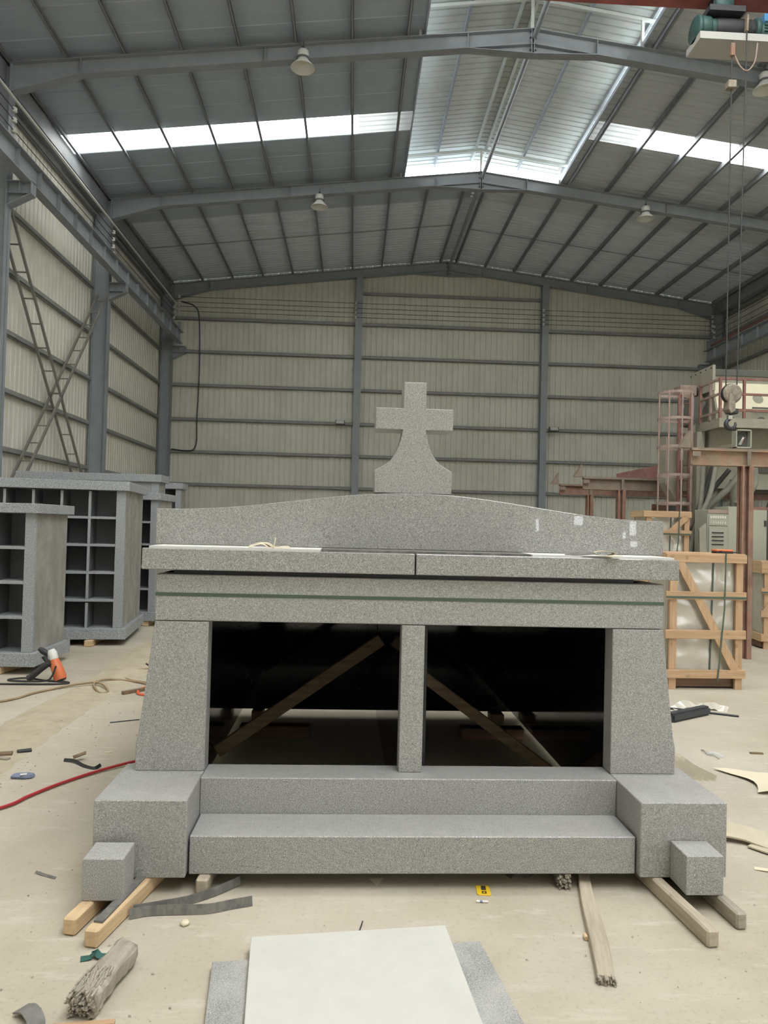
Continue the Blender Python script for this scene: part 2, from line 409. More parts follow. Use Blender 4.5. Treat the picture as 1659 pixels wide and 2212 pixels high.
# the roof over the bays behind the camera, left open at its own skylight strips
segs = [(-9.5, -1.01), (-.09, 5.69), (6.61, 10.83)]
for a, b2 in segs:
    for xa, xb in ((XL, OL), (OR, XR)):
        MB().hexa([(xa, a, roof_z(xa) + ZS), (xb, a, roof_z(xb) + ZS), (xb, b2, roof_z(xb) + ZS), (xa, b2, roof_z(xa) + ZS)] + [(xx, yy, roof_z(xx) + ZS + .01) for xx, yy in ((xa, a), (xb, a), (xb, b2), (xa, b2))]).build('roof_panel', ROOFM, ce)
for a in (-1.01, 5.69):
    for xa, xb in ((XL, OL), (OR, XR)):
        MB().add([(xa, a, roof_z(xa) + ZS), (xb, a, roof_z(xb) + ZS), (xb, a + .92, roof_z(xb) + ZS), (xa, a + .92, roof_z(xa) + ZS)], [(0, 1, 2, 3)]).build('skylight_sheet', FIBRE, ce)
# purlins
for k in range(10):
    for sgn in (-1, 1):
        X = R_ + sgn * (.33 + 1.225 * k)
        ya = 8.0 if k >= 2 else YF2 + .1
        z = roof_z(X) + .008
        MB().box(X - .03, X - .022, ya, YG + .1, z, z + .17).box(X - .03, X + .03, ya, YG + .1, z, z + .01).box(X + .022, X + .03, ya, YG + .1, z, z + .03).build('purlin', STEEL_D, ce)
# thin sag rods in the far bay
for sgn, yy in ((-1, 26.6), (1, 26.9)):
    xa = R_ + sgn * .33; xb = R_ + sgn * 11.3
    MB().tube([(xa, yy, roof_z(xa) + .09), (xb, yy, roof_z(xb) + .09)], .016, 6).build('sag_rod', STEEL_D, ce)
MB().tube([(3.76, 8, 12.74), (3.76, YF1 - .02, 12.74)], .06, 10).build('ridge_tube', STEEL, ce)
MB().tube([(3.76, YF1 + .02, 12.74), (3.76, YF2 - .02, 12.74)], .06, 10).build('ridge_tube', STEEL, ce)
MB().tube([(3.76, YF2 + .02, 12.74), (3.76, YG, 12.74)], .06, 10).build('ridge_tube', STEEL, ce)

# ---- raised ridge vent over the roof opening
rm = thing('roof_monitor', 'raised white sheet canopy over the open ridge of the roof', None, kind='structure')
CZ, CS = 13.80, .135
def can_z(x): return CZ - CS * abs(x - R_)
for sgn in (-1, 1):
    xa, xb = R_, R_ + sgn * 2.98
    n = len(PR)
    me = MB().add([(X, u, can_z(X) + d) for X in (xa, xb) for u, d in PR], [(i, i + 1, n + i + 1, n + i) for i in range(n - 1)]).mesh('canopy_sheet', CANOPY)
    y = 23.55 - .92
    while y > 8.3:
        link('canopy_sheet', me, rm, (0, y, 0)); y -= .92
    for dx in (.16, 1.36, 2.75):
        X = R_ + sgn * dx
        MB().box(X - .03, X + .03, 8.3, 23.5, can_z(X) - .11, can_z(X) - .005).build('canopy_purlin', CANOPY if dx < 1 else STEEL_D, rm)
for yy in (10.4, YF1, YF2 + .05):
    for sgn in (-1, 1):
        MB().bar((R_, yy, CZ - .16), (R_ + sgn * 2.85, yy, CZ - .16 - CS * 2.85), .05, .07).build('canopy_rafter', CANOPY, rm)
        xp = R_ + sgn * 2.5
        MB().box(xp - .03, xp + .03, yy - .03, yy + .03, roof_z(xp), can_z(xp) - .15).build('canopy_post', CANOPY, rm)
    MB().box(R_ - .03, R_ + .03, yy - .03, yy + .03, RIDGE_Z, CZ - .16).build('canopy_post', CANOPY, rm)
for xp in (OL, OR):
    sg = -1 if xp == OL else 1
    MB().box(xp - .02, xp + .02, 8, 23.2, roof_z(xp) + .10, roof_z(xp) + .20).build('opening_edge', ROOFM, rm)

# ---- steel frames
def portal(Y, label):
    t = thing('portal_frame', label, None, kind='structure')
    for sgn in (-1, 1):
        def P(d, z): return (R_ + sgn * d, z)
        def rz(d): return RIDGE_Z - SLOPE * d
        top = [(0, rz(0)), (11.35, rz(11.35))]
        bot = [(0, rz(0) - .56), (1.45, rz(1.45) - .34), (9.85, rz(9.85) - .34), (11.32, rz(11.35) - .62)]
        poly = [P(*top[0]), P(*top[1])] + [P(*q) for q in reversed(bot)]
        mb = MB().prism(poly, Y - .006, Y + .006)
        mb.bar((R_, Y, rz(0)), (R_ + sgn * 11.35, Y, rz(11.35)), .22, .014)
        for a, b2 in zip(bot[:-1], bot[1:]):
            mb.bar((P(*a)[0], Y, a[1]), (P(*b2)[0], Y, b2[1]), .22, .014)
        mb.bar((R_ , Y, rz(0) - .34), (P(1.45, 0)[0], Y, rz(1.45) - .335), .20, .012)
        r = mb.build('rafter', STEEL, t)
        for d, h in ((1.45, .33), (5.9, .33), (9.85, .33), (11.3, .6), (.03, .54)):
            xq = R_ + sgn * d
            MB().box(xq - .007, xq + .007, Y - .10, Y + .10, rz(d) - h, rz(d)).build('stiffener', STEEL, r)
        for zz in (.07, .20, .34, .48):
            for dy in (-.08,):
                MB().lathe([(0, -.03), (.018, -.03), (.018, .03), (0, .03)], 6, (R_ + sgn * .045, Y + dy, RIDGE_Z - zz), 'x', False).build('bolt', DARKM, r)
        xi, xo = R_ + sgn * 11.30, R_ + sgn * 11.76
        a, b2 = sorted((xi, xo))
        c = MB().box(a, a + .014, Y - .13, Y + .13, 0, 11.5).box(b2 - .014, b2, Y - .13, Y + .13, 0, 11.5).box(a, b2, Y - .006, Y + .006, 0, 11.5).build('column', STEEL, t)
        # crane bracket
        xt = xi - sgn * .52
        def B(xa, xb, ya, yb, za, zb):
            xa, xb = sorted((xa, xb)); return (xa, xb, ya, yb, za, zb)
        br = MB().box(*B(xi, xt, Y - .12, Y + .12, 8.965, 8.98)).box(*B(xt, xt + sgn * .014, Y - .12, Y + .12, 8.72, 8.98)).prism([(xi, 8.45), (xt, 8.72), (xt, 8.97), (xi, 8.97)], Y - .006, Y + .006)
        br.bar((xi, Y, 8.45), (xt, Y, 8.72), .24, .014).box(*B(xi, xt, Y - .12, Y + .12, 8.71, 8.722)).box(*B((xi + xt) / 2 - .006, (xi + xt) / 2 + .006, Y - .12, Y + .12, 8.72, 8.97))
        br.build('crane_bracket', STEEL, t)
    return t
portal(YF1, 'grey steel portal frame nearest overhead, its rafter crossing the top of the picture')
portal(YF2, 'middle grey steel portal frame just beyond the open roof ridge')
portal(YG, 'far grey steel portal frame standing against the gable wall')

# ---- crane runway beams
def runway(xc, sgn, label, red):
    t = thing('crane_runway', label, None, kind='structure')
    mb = MB().box(xc - .14, xc + .14, 8, 29.9, 9.44, 9.456).box(xc - .11, xc + .11, 8, 29.9, 8.985, 9.0).box(xc - .006, xc + .006, 8, 29.9, 9.0, 9.44)
    mb.build('beam', STEEL, t)
    MB().box(xc - .03, xc + .03, 8, 29.7, 9.456, 9.52).build('rail', DARKM, t)
    me = MB().box(-.10, .10, -.005, .005, 9.0, 9.44).mesh('stiffener', STEEL)
    y = 9.0
    while y < 29.9:
        link('stiffener', me, t, (xc, y, 0)); y += 1.06
    MB().box(xc - .06, xc + .06, 29.72, 29.82, 9.46, 9.85).build('end_stop', STEEL_D, t)
    if red: MB().tube([(xc - sgn * .12, 8, 9.56), (xc - sgn * .12, 29.3, 9.56)], .045, 8).build('red_bus_bar', REDP, t)
runway(-7.2, -1, 'grey crane runway beam with stiffeners along the cream side wall', False)
runway(14.64, 1, 'dark crane runway beam carrying a red bus bar on the shaded side', True)

# ---- ladder-like cross brace in the left wall
def ladder_brace(a0, a1, n, label):
    t = thing('cross_brace', label, None, kind='structure')
    a0, a1 = Vector(a0), Vector(a1)
    for X in (-7.6, -7.88):
        MB().bar((X, a0.y, a0.z), (X, a1.y, a1.z), .05, .06).build('chord', BRACE, t)
    me = None
    for i in range(n):
        p = a0.lerp(a1, (i + .5) / n)
        MB().box(-7.86, -7.62, p.y - .025, p.y + .025, p.z - .012, p.z + .012).build('rung', BRACE, t)
ladder_brace((0, 15.98, 8.6), (0, 23.0, .4), 17, 'dark ladder brace falling toward the far column on the cream wall')
ladder_brace((0, 22.35, 8.55), (0, 15.3, .5), 17, 'pale ladder brace rising toward the far bracket on the cream wall')

# ---- bare conductor wires on insulators
def wires(name, label, lines, posts, pipe=None):
    t = thing(name, label, 'wiring')
    for a, b2 in lines: MB().tube([a, b2], .011, 5).build('wire', DARKM, t)
    for p in posts:
        MB().lathe([(0, -.05), (.05, -.05), (.06, -.02), (.03, 0), (.06, .02), (.05, .05), (0, .05)], 10, p, 'z').build('insulator', LAMPW, t)
    if pipe: MB().tube(pipe, .032, 8).build('pipe', LAMPW, t)
WZ = (10.50, 10.28, 10.06)
wires('wall_wiring', 'bare wires and pale pipe strung along the cream wall above the crane beam', [((-7.48, 8, z), (-7.48, 29.9, z)) for z in WZ],
      [(-7.48, y, z) for y in (YF1 - .1, YF2 - .12, 29.9) for z in WZ + (9.85,)], [(-7.48, 8, 10.74), (-7.48, 30.0, 10.74)])
WB = (10.95, 10.74, 10.55, 10.36)
wires('gable_wiring', 'bare wires strung across the upper gable wall', [((-7.4, 29.98, z), (14.9, 29.98, z)) for z in WB],
      [(x, 29.98, z) for x in (-7.3, -.1, 7.72, 14.9) for z in WB])
wires('wall_wiring', 'bare wires along the shaded wall above the red bus bar', [((14.95, 20, z), (14.95, 29.9, z)) for z in WZ], [(14.95, 29.9, z) for z in WZ])
g = bez([(-7.2, 30.0, 10.75), (-6.7, 30.05, 10.6), (-6.5, 30.1, 10.1), (-6.45, 30.2, 8), (-6.5, 30.25, 6), (-6.5, 30.25, 5.0), (-6.75, 30.25, 4.68), (-7.5, 30.25, 4.74)], 6)
single('power_cable', 'dark cable hanging down the gable wall near its corner', 'cable', MB().tube(g, .028, 6), DARKM)

# ---- pendant high-bay lamps
def lamp(loc, label):
    t = thing('high_bay_lamp', label, 'lamp', loc, group='high bay lamps')
    MB().lathe([(.10, .20), (.12, .15), (.15, .10), (.262, -.02), (.268, -.035), (.258, -.02), (.145, .095), (0, .11)], 28).build('shade', LAMPW, t)
    MB().lathe([(0, .36), (.10, .36), (.125, .33), (.125, .18), (.10, .17), (0, .17)], 20).build('driver_housing', LAMPW, t)
    MB().lathe([(.128, .20), (.15, .19), (.15, .17), (.128, .16)], 20).build('collar', LAMPG, t)
    MB().lathe([(0, .095), (.07, .09), (.085, .105)], 16).build('lens', MACHW, t)
    MB().tube([(0, 0, .36), (0, 0, .56)], .008, 5).build('chain', DARKM, t)
    MB().lathe([(.03, .40), (.04, .42), (.03, .44), (.02, .42), (.03, .40)], 10).build('hook', DARKM, t)
lamp((-1.34, 15.75, 11.70), 'white high bay lamp hanging from the nearest rafter')
lamp((-1.28, 22.35, 11.56), 'white high bay lamp on the middle frame, before the pale far roof')
lamp((8.91, 22.35, 11.64), 'white high bay lamp on the middle frame beyond the ridge')
lamp((8.94, 15.75, 11.74), 'white high bay lamp partly cut off under the crane hoist')
for xc, zc, lb in ((-.62, 6.02, 'small floodlight on the gable girt near the first gable column'), (8.25, 6.02, 'floodlight on a bracket beside the second gable column')):
    t = thing('floodlight', lb, 'lamp', (xc, 30.0, zc))
    MB().hexa([(-.2, -.12, -.09), (.2, -.12, -.09), (.2, .02, -.11), (-.2, .02, -.11), (-.2, 0, .09), (.2, 0, .09), (.2, .1, .07), (-.2, .1, .07)]).build('housing', LAMPG, t, .01)
    MB().hexa([(-.16, -.125, -.07), (.16, -.125, -.07), (.16, -.115, -.07), (-.16, -.115, -.07), (-.16, -.02, .075), (.16, -.02, .075), (.16, 0, .075), (-.16, 0, .075)]).build('lens', LAMPW, t)
    MB().box(-.04, .04, .05, .29, -.03, .03).build('bracket', LAMPG, t)

# ================================================================== THE MAUSOLEUM
ms = thing('granite_mausoleum', 'large two-crypt grey granite mausoleum with a cross on its roof', 'mausoleum', (.348, 3.54, 0), math.radians(.7))
def L(x, y): return x - .348, y - 3.54
def stone(name, x0, x1, y0, y1, z0, z1, m=G_FRONT, bevel=.004, parent=ms, label=None):
    a, c = L(x0, y0); b, d = L(x1, y1)
    return MB().box(a, b, c, d, z0, z1).build(name, m, parent, bevel, label=label)
ZT, ZB = .078, .440
stone('base_block', -1.176, -.745, 3.522, 3.90, ZT, ZB)
stone('base_block', 1.440, 1.872, 3.522, 3.90, ZT, ZB)
stone('base_ledge', -.744, 1.439, 3.838, 4.055, ZT, ZB)
for xa, xb in ((-1.176, -.745), (1.44, 1.872)): stone('base_side', xa, xb, 3.902, 4.055, ZT, ZB)
stone('step', -.736, 1.431, 3.56, 3.836, ZT, .258)
# piers: sloped outer edge that runs straight down at the foot
for sgn in (-1, 1):
    pts = [(sgn * 1.092, ZB), (sgn * 1.452, ZB), (sgn * 1.452, ZB + .14), (sgn * 1.440, ZB + .20), (sgn * 1.372, 1.226), (sgn * 1.092, 1.226)]
    MB().prism(pts, 3.937 - 3.54, 4.055 - 3.54).build('pier', G_FRONT, ms, .004)
stone('centre_pier', .284, .409, 3.937, 4.055, ZB, 1.226)
stone('lintel', -1.024, 1.720, 3.937, 4.25, 1.230, 1.474)
a, c = L(-1.03, 3.932); b, d = L(1.726, 4.2)
MB().box(-1.374, 1.374, c + .002, c + .006, 1.360, 1.378).build('strap', STRAPG, ms, label='dark green strap round the lintel')
# dark shims between lintel and roof
for xa, xb in ((-.94, .2), (.2, 1.56)): stone('shim', xa, xb, 3.965, 4.2, 1.475, 1.4995, BLACK, 0, label='black rubber shim')
stone('roof_slab', -1.092, .341, 3.896, 6.86, 1.500, 1.612, G_POL)
stone('roof_slab', .349, 1.788, 3.896, 6.86, 1.500, 1.612, G_POL)
# crypt walls of polished black granite
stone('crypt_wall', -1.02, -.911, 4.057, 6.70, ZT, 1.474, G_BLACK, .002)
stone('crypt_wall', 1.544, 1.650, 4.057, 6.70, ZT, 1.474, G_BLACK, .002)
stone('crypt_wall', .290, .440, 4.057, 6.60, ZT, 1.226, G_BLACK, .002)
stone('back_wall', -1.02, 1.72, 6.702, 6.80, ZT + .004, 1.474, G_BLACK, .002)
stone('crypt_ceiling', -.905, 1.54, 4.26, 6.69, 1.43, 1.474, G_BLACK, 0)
# pediment with an ogee top
pl = []
for i in range(49):
    t = -1 + 2 * i / 48; k = .5 + .5 * math.cos(math.pi * min(1, abs(t) * 1.02)); zz = 1.826 + .126 * k ** 1.05
    pl.append((.022 + t * 1.483, zz))
poly = [(.022 - 1.483, 1.623)] + pl + [(.022 + 1.483, 1.623)]
ped = MB().prism(poly, 4.25 - 3.54, 4.47 - 3.54).build('pediment', G_POL, ms, .003)
# the cross with flared foot
cy0, cy1 = 4.272 - 3.54, 4.452 - 3.54
half = [(.226, 1.952), (.229, 2.083)]
curve = [(.229, 2.083), (.160, 2.122), (.128, 2.155), (.103, 2.196), (.085, 2.245), (.073, 2.29), (.067, 2.326)]
up = [(.228, 2.326), (.228, 2.452), (.066, 2.452), (.066, 2.607)]
rt = [half[0]] + curve + up
CXc = .357 - .348
poly = [(CXc + a, b) for a, b in rt] + [(CXc - a, b) for a, b in reversed(rt)]
MB().prism(poly, cy0, cy1).build('cross', G_FRONT, ms, .003)

# packing on the roof
single('foam_sheet', 'white foam sheet under the pediment, on the roof slab near the twisted sling end', 'packing', MB().box(-1.08, -.17, 3.95, 4.5, 1.612, 1.622), WHITE)
single('foam_sheet', 'white foam sheet under the pediment, on the roof slab near the looped sling', 'packing', MB().box(.985, 1.77, 3.95, 4.5, 1.612, 1.622), WHITE)
single('rubber_pad', 'dark grey rubber pad between pediment and roof slabs above their joint', 'packing', MB().box(-.165, .98, 3.99, 4.5, 1.612, 1.6225), RUBG)
sl = thing('lifting_sling', 'beige sling end twisted on the roof slab at the pediment foot', 'sling', (-.46, 4.02, 1.6225))
MB().ribbon(bez([(-.10, 0, .006), (-.05, -.02, .022), (0, -.02, .024), (.04, -.03, .004), (.08, -.02, .004), (.12, .03, .003)], 5), .03, .004, (0, 1, .3)).build('band', CANVAS, sl)
MB().ribbon(bez([(-.10, -.02, .004), (-.03, -.03, .024), (.01, -.03, .006), (.035, -.03, .012), (.045, -.02, .055)], 5), .04, .003, (0, 1, .2)).build('fold', PAPER, sl)
sl = thing('lifting_sling', 'beige looped sling hanging slightly over the roof slab edge', 'sling', (1.37, 3.93, 1.6225))
lp = [(.055 * math.cos(a), 0, .0165 + .0125 * math.sin(a)) for a in [2 * math.pi * k / 20 for k in range(20)]]
MB().ribbon(lp + [lp[0]], .05, .003, (0, 1, 0)).build('loop', CANVAS, sl)
MB().ribbon(bez([(-.05, .0, .016), (-.09, .02, .012), (-.15, .05, .006), (-.19, .08, .003)], 5), .035, .003, (0, 1, .3)).build('band', RUBG, sl)
MB().ribbon(bez([(.0, -.03, .0035), (.04, -.035, .003), (.085, -.02, .006)], 5), .03, .003, (0, 1, .1)).build('tail', PAPER, sl)

# props inside the crypts
single('wooden_brace', 'brown timber brace rising across the crypt nearer the columbaria', 'timber', MB().bar((-.905, 5.2, .155), (.225, 5.2, .955), .05, .085), BRW, bevel=.004)
single('wooden_brace', 'brown timber brace falling across the crypt nearer the crates', 'timber', MB().bar((.45, 5.1, .77), (1.46, 5.1, .048), .05, .075), BRW, bevel=.004)
single('support_beam', 'dark red beam lying on the floor behind the rising brace', 'timber', MB().box(-.88, -.31, 6.05, 6.17, 0, .10), DRK_W, bevel=.004)
single('support_beam', 'dark red beam lying on the floor behind the falling brace', 'timber', MB().box(.95, 1.48, 6.1, 6.22, 0, .09), DRK_W, bevel=.004)
single('wooden_block', 'low dark block under the rear wall behind the falling brace', 'timber', MB().box(1.30, 1.42, 6.62, 6.80, 0, .078), DRK_W, bevel=.004)
single('wooden_block', 'low dark block in the daylight gap behind the rising brace', 'timber', MB().box(-.86, -.76, 6.62, 6.80, 0, .078), DRK_W, bevel=.004)

# small cubes on the timbers
single('granite_cube', 'small grey granite cube on the bearers beside the bent rubber strips', 'stone cube', MB().box(-.089, .089, -.087, .087, 0, .183), G_FRONT, (-1.058, 3.382, .078), math.radians(.5), bevel=.003)
single('granite_cube', 'small grey granite cube on the bearers nearest the plank', 'stone cube', MB().box(-.089, .089, -.085, .085, 0, .181), G_FRONT, (1.678, 3.45, .078), math.radians(.4), bevel=.003)

# bearers
def timber(label, a, b2, w, h, m, rough=.003, group='timber bearers under the mausoleum'):
    d = Vector((b2[0] - a[0], b2[1] - a[1], 0)); ln = d.length; rz = math.atan2(d.y, d.x) - math.pi / 2
    return single('timber_bearer', label, 'timber', MB().box(-w / 2, w / 2, 0, ln, 0, h), m, (a[0], a[1], 0), rz, group, bevel=.009)
timber('fresh yellow timber bearer under the cube, its end farther from the split log', (-1.147, 3.16), (-.985, 4.05), .060, .077, PINE_Y)
timber('pinkish timber bearer with a rounded end, nearest the split log', (-1.026, 3.07), (-.82, 4.05), .062, .077, PINE_Y)
timber('short timber bearer just peeking out under the step by the rubber strips', (-.665, 3.50), (-.63, 4.05), .058, .077, OLD_Y)
timber('weathered timber bearer running out past the cube nearest the plank', (1.576, 3.075), (1.48, 4.05), .056, .077, OLD_Y)
timber('greyish short timber bearer farthest from the white slab', (1.776, 3.215), (1.71, 4.05), .050, .077, OLD_G)
single('wood_lath', 'thin grey lath lying on top of the pinkish bearer', 'timber', MB().box(-.02, .02, 0, .62, 0, .008), RUBG, (-1.012, 3.12, .078), -.17)
pk = MB(); n = 14
for i in range(n + 1):
    t = i / n; y = .92 * t; w2 = .036 + .004 * math.sin(t * 5); xo = .004 * math.sin(t * 7)
    pk.add([(xo - w2, y, 0), (xo + w2, y, 0), (xo + w2 - .004, y, .03 + .006 * math.sin(t * 4)), (xo - w2 + .004, y, .032)], [])
pk.f = [(i * 4 + k, i * 4 + (k + 1) % 4, i * 4 + 4 + (k + 1) % 4, i * 4 + 4 + k) for i in range(n) for k in range(4)] + [(3, 2, 1, 0), tuple(n * 4 + k for k in range(4))]; pk.smooth = [False] * len(pk.f)
single('wooden_plank', 'long weathered plank with a splintered end sticking out from under the step', 'plank', pk, OLD_Y, (1.03, 2.84, 0), -.21, bevel=.003)
# splintered fibres at the plank end and the split log
sp = MB()
for i in range(46):
    x = random.uniform(-.036, .036); z = random.uniform(.003, .03); l = random.uniform(.006, .026)
    sp.bar((x, .01, z), (x + random.uniform(-.004, .004), -l, z + random.uniform(-.004, .002)), .006, .005)
o = sp.build('splinters', OLD_G, None); o.parent = bpy.data.objects['wooden_plank']; o['kind'] = 'stuff'
st = MB()
for i in range(60):
    x = random.uniform(-.03, .03); z = random.uniform(.01, .07); l = random.uniform(.01, .04)
    st.bar((x, .02, z), (x + random.uniform(-.006, .006), -l, z + random.uniform(-.008, .004)), .008, .007)
stump = single('old_timber_end', 'frayed end of an old beam in the shade behind the plank', 'timber', MB().box(-.032, .032, .0, .5, 0, .075), OLD_G, (1.085, 3.60, 0), -.1, bevel=.008)
o = st.build('splinters', OLD_G, stump); o['kind'] = 'stuff'

# rotten log at the lower left
lg = thing('split_log', 'rotten grey square log with a crumbling end lying on the floor', 'log', (-.905, 2.655, 0), -.165)
mb = MB(); n = 22; ring = 12
for i in range(n + 1):
    t = i / n; y = .33 * t
    for k in range(ring):
        a = 2 * math.pi * k / ring; c, s_ = math.cos(a), math.sin(a); q = max(abs(c), abs(s_))
        f = .052 / (q ** .82) * (1 + random.uniform(-.05, .05) * (1.8 if t < .25 else .7)); 
        if t > .9: f *= 1 - (t - .9) * 2.2 * (0.5 + .5 * c)
        mb.v.append((c * f + .004 * math.sin(t * 9), y + (random.uniform(-.012, .012) if i in (0, n) else 0), .048 + s_ * f * .85))
mb.v = [(x, y, max(0, z)) for x, y, z in mb.v]
mb.f = [(i * ring + k, i * ring + (k + 1) % ring, (i + 1) * ring + (k + 1) % ring, (i + 1) * ring + k) for i in range(n) for k in range(ring)] + [tuple(range(ring - 1, -1, -1)), tuple(n * ring + k for k in range(ring))]
mb.smooth = [False] * len(mb.f)
mb.build('trunk', OLD_G, lg)
fb = MB()
for i in range(150):
    x = random.uniform(-.048, .048); z = random.uniform(.006, .092); l = random.uniform(.004, .03) * (1.2 if z > .04 else .7)
    fb.bar((x, .02, z), (x + random.uniform(-.006, .006), -l, z + random.uniform(-.006, .006)), random.uniform(.004, .010), random.uniform(.004, .009))
for i in range(40):
    x = random.uniform(-.045, .045); y = random.uniform(.01, .12)
    fb.bar((x, y, .088), (x + random.uniform(-.008, .008), y + random.uniform(.015, .04), .094 + random.uniform(0, .006)), .007, .006)
o = fb.build('splinters', OLD_G, lg); o['kind'] = 'stuff'

# rubber strips
single('rubber_strip', 'bent grey rubber strip standing on edge, the one nearer the white slab', 'rubber strip', MB().ribbon(bez([(-.935, 3.295, .022), (-.85, 3.325, .022), (-.72, 3.335, .022), (-.60, 3.345, .021), (-.50, 3.385, .021), (-.415, 3.415, .022)], 6), .042, .006, (.0, .25, 1)), RUBG)
single('rubber_strip', 'bent grey rubber strip curving up toward the step, behind its twin', 'rubber strip', MB().ribbon(bez([(-.93, 3.335, .020), (-.82, 3.375, .020), (-.70, 3.425, .02), (-.60, 3.50, .022), (-.53, 3.57, .024), (-.500, 3.605, .026)], 6), .040, .006, (.0, .25, 1)), RUBG)
single('rubber_offcut', 'dark curled rubber offcut at the bottom corner below the split log', 'rubber strip', MB().ribbon(bez([(-1.13, 2.68, .012), (-1.09, 2.65, .03), (-1.05, 2.61, .022), (-1.03, 2.57, .006)], 6), .06, .005, (.5, .8, 0)), RUBG)
single('wood_lath', 'pale lath at the bottom edge beside the curled rubber offcut', 'timber', MB().box(-.10, .12, -.012, .012, 0, .012), PINE_X, (-.90, 2.60, 0), .12)
single('folded_offcut', 'small folded dark green offcut above the split log', 'scrap', MB().ribbon([(-1.035, 2.99, .004), (-1.0, 3.0, .006), (-.985, 3.015, .024), (-.99, 3.02, .022), (-.965, 3.0, .012), (-.935, 3.005, .006)], .03, .003, (0, 1, .2)), TEAL)

# slabs in the foreground
single('granite_slab', 'thin grey granite slab under the white one, nearer the split log', 'stone slab', MB().prism([(-.505, 2.93), (-.36, 2.945), (-.20, 2.2), (-.42, 2.2)], 0, .03, 'z'), G_SLAB, bevel=.002)
single('granite_slab', 'thin grey granite slab with dust streaks under the white one, nearer the plank', 'stone slab', MB().prism([(.30, 3.05), (.578, 3.075), (.70, 2.15), (.40, 2.15)], 0, .03, 'z'), G_SLAB, bevel=.002)
WST = paint('white_marble_slab', (.53, .515, .47), .05, .5, 4, dirt=(.47, .465, .43), dirtf=.5)
single('white_slab', 'pale cream stone slab lying on top of the grey granite slabs', 'stone slab', MB().prism([(-.373, 3.055), (.441, 3.148), (.52, 2.18), (-.29, 2.18)], .031, .058, 'z'), WST, bevel=.003)

# small litter in front
t = thing('yellow_plate', 'yellow plastic plate with black marks lying by the shadow of the step', 'plate', (.68, 3.555, 0), -.10)
MB().prism([(-.036, .045), (.028, .047), (.034, -.036), (.029, -.044), (-.028, -.044), (-.034, -.036)], 0, .006, 'z').build('body', YEL, t, .001)
for ya, yb in ((.012, .022), (.0, .010), (.024, .040)): MB().box(-.011, .012, ya, yb, .006, .0068).build('mark', BLACK, t)
MB().box(-.010, -.004, -.032, -.012, .006, .0068).box(.006, .012, -.032, -.012, .006, .0068).box(-.010, .012, -.016, -.011, .006, .0068).box(-.010, .012, -.034, -.029, .006, .0068).build('mark', BLACK, t)
t = thing('paint_marker', 'white pen with a blue band below the yellow plate', 'pen', (.655, 3.447, .0056), -.1)
MB().tube([(-.027, 0, 0), (.027, 0, 0)], .0055, 10).build('barrel', WHITE, t)
MB().tube([(-.012, 0, 0), (.0, 0, 0)], .0058, 10).build('band', BLUEC, t)
single('cork_stub', 'pale cylindrical stub beside the plank', 'scrap', MB().tube([(1.047, 3.13, .01), (1.05, 3.16, .01)], .0095, 8), PINE_Y)
single('stone_chip', 'round cream stone chip below the rubber strips', 'stone chip', MB().lathe([(0, 0), (.017, .002), (.021, .009), (.013, .018), (0, .02)], 8, (-.683, 3.25, 0)), PAPER, jitter=.002)
single('nail', 'dark bent nail behind the white slab', 'nail', MB().tube([(.075, 3.20, .003), (.083, 3.235, .004), (.09, 3.262, .012)], .003, 6), DARKM)
single('paper_scrap', 'small white triangular scrap against the shadow of the step', 'scrap', MB().prism([(.13, 3.67), (.20, 3.68), (.165, 3.60)], .001, .003, 'z'), PAPER)
single('plastic_scrap', 'crumpled clear grey scrap in the shade beside the frayed beam end', 'scrap', MB().ribbon(bez([(.83, 3.70, .003), (.87, 3.72, .02), (.92, 3.71, .008), (.96, 3.73, .012)], 4), .04, .002, (0, 1, .3)), RUBG)

# ================================================================== COLUMBARIA ON THE LEFT
def columbarium(label, loc, rz, cols, rows, cw, rh, depth, post, base_h, cap_h, ov=.06, z0=.09, cell_d=.40, solid=False, shelf=.035):
    # origin: front corner of the body on the side towards the mausoleum; the unit runs to -x and +y
    t = thing('columbarium', label, 'columbarium', loc, rz, 'granite columbaria')
    W = cols * cw + 2 * post - shelf
    H = rows * rh + shelf * 0
    zb = z0 + base_h; zt = zb + H
    MB().box(-W - ov, ov, -ov, depth + ov, z0, zb).build('plinth', G_BLUE, t, .004)
    MB().box(-W - ov, ov, -ov, depth + ov, zt, zt + cap_h).build('cap', G_BLUE, t, .004)
    MB().box(-post, 0, 0, .05, zb, zt).build('corner_post', G_BLUE, t, .003)
    MB().box(-W, -W + post, 0, .05, zb, zt).build('corner_post', G_BLUE, t, .003)
    MB().box(-.05, 0, .051, depth, zb, zt).build('side_slab', G_DUSTY, t, .003)
    MB().box(-W, -W + .05, .051, depth, zb, zt).build('side_slab', G_DUSTY, t, .003)
    if solid:
        MB().box(-W + post, -post, .02, .06, zb, zt).build('front_slab', G_BLUE, t, .003)
        return t
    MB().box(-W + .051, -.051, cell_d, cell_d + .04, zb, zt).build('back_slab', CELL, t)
    for i in range(rows - 1):
        z = zb + rh * (i + 1)
        MB().box(-W + post, -post, .0, cell_d, z - shelf / 2, z + shelf / 2).build('shelf', G_BLUE, t, .002)
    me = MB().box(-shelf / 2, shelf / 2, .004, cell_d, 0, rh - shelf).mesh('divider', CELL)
    mf = MB().box(-shelf / 2, shelf / 2, .0, .004, 0, rh - shelf).mesh('divider_edge', G_BLUE)
    for i in range(1, cols):
        x = -post - cw * i + shelf / 2
        for r in range(rows):
            z = zb + rh * r + (shelf / 2 if r else 0)
            d = link('divider', me, t, (x, 0, z)); link('divider_edge', mf, d)
    for x in (-post, -W + post):
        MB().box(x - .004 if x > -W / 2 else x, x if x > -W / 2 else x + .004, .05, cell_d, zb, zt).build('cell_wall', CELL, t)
    return t
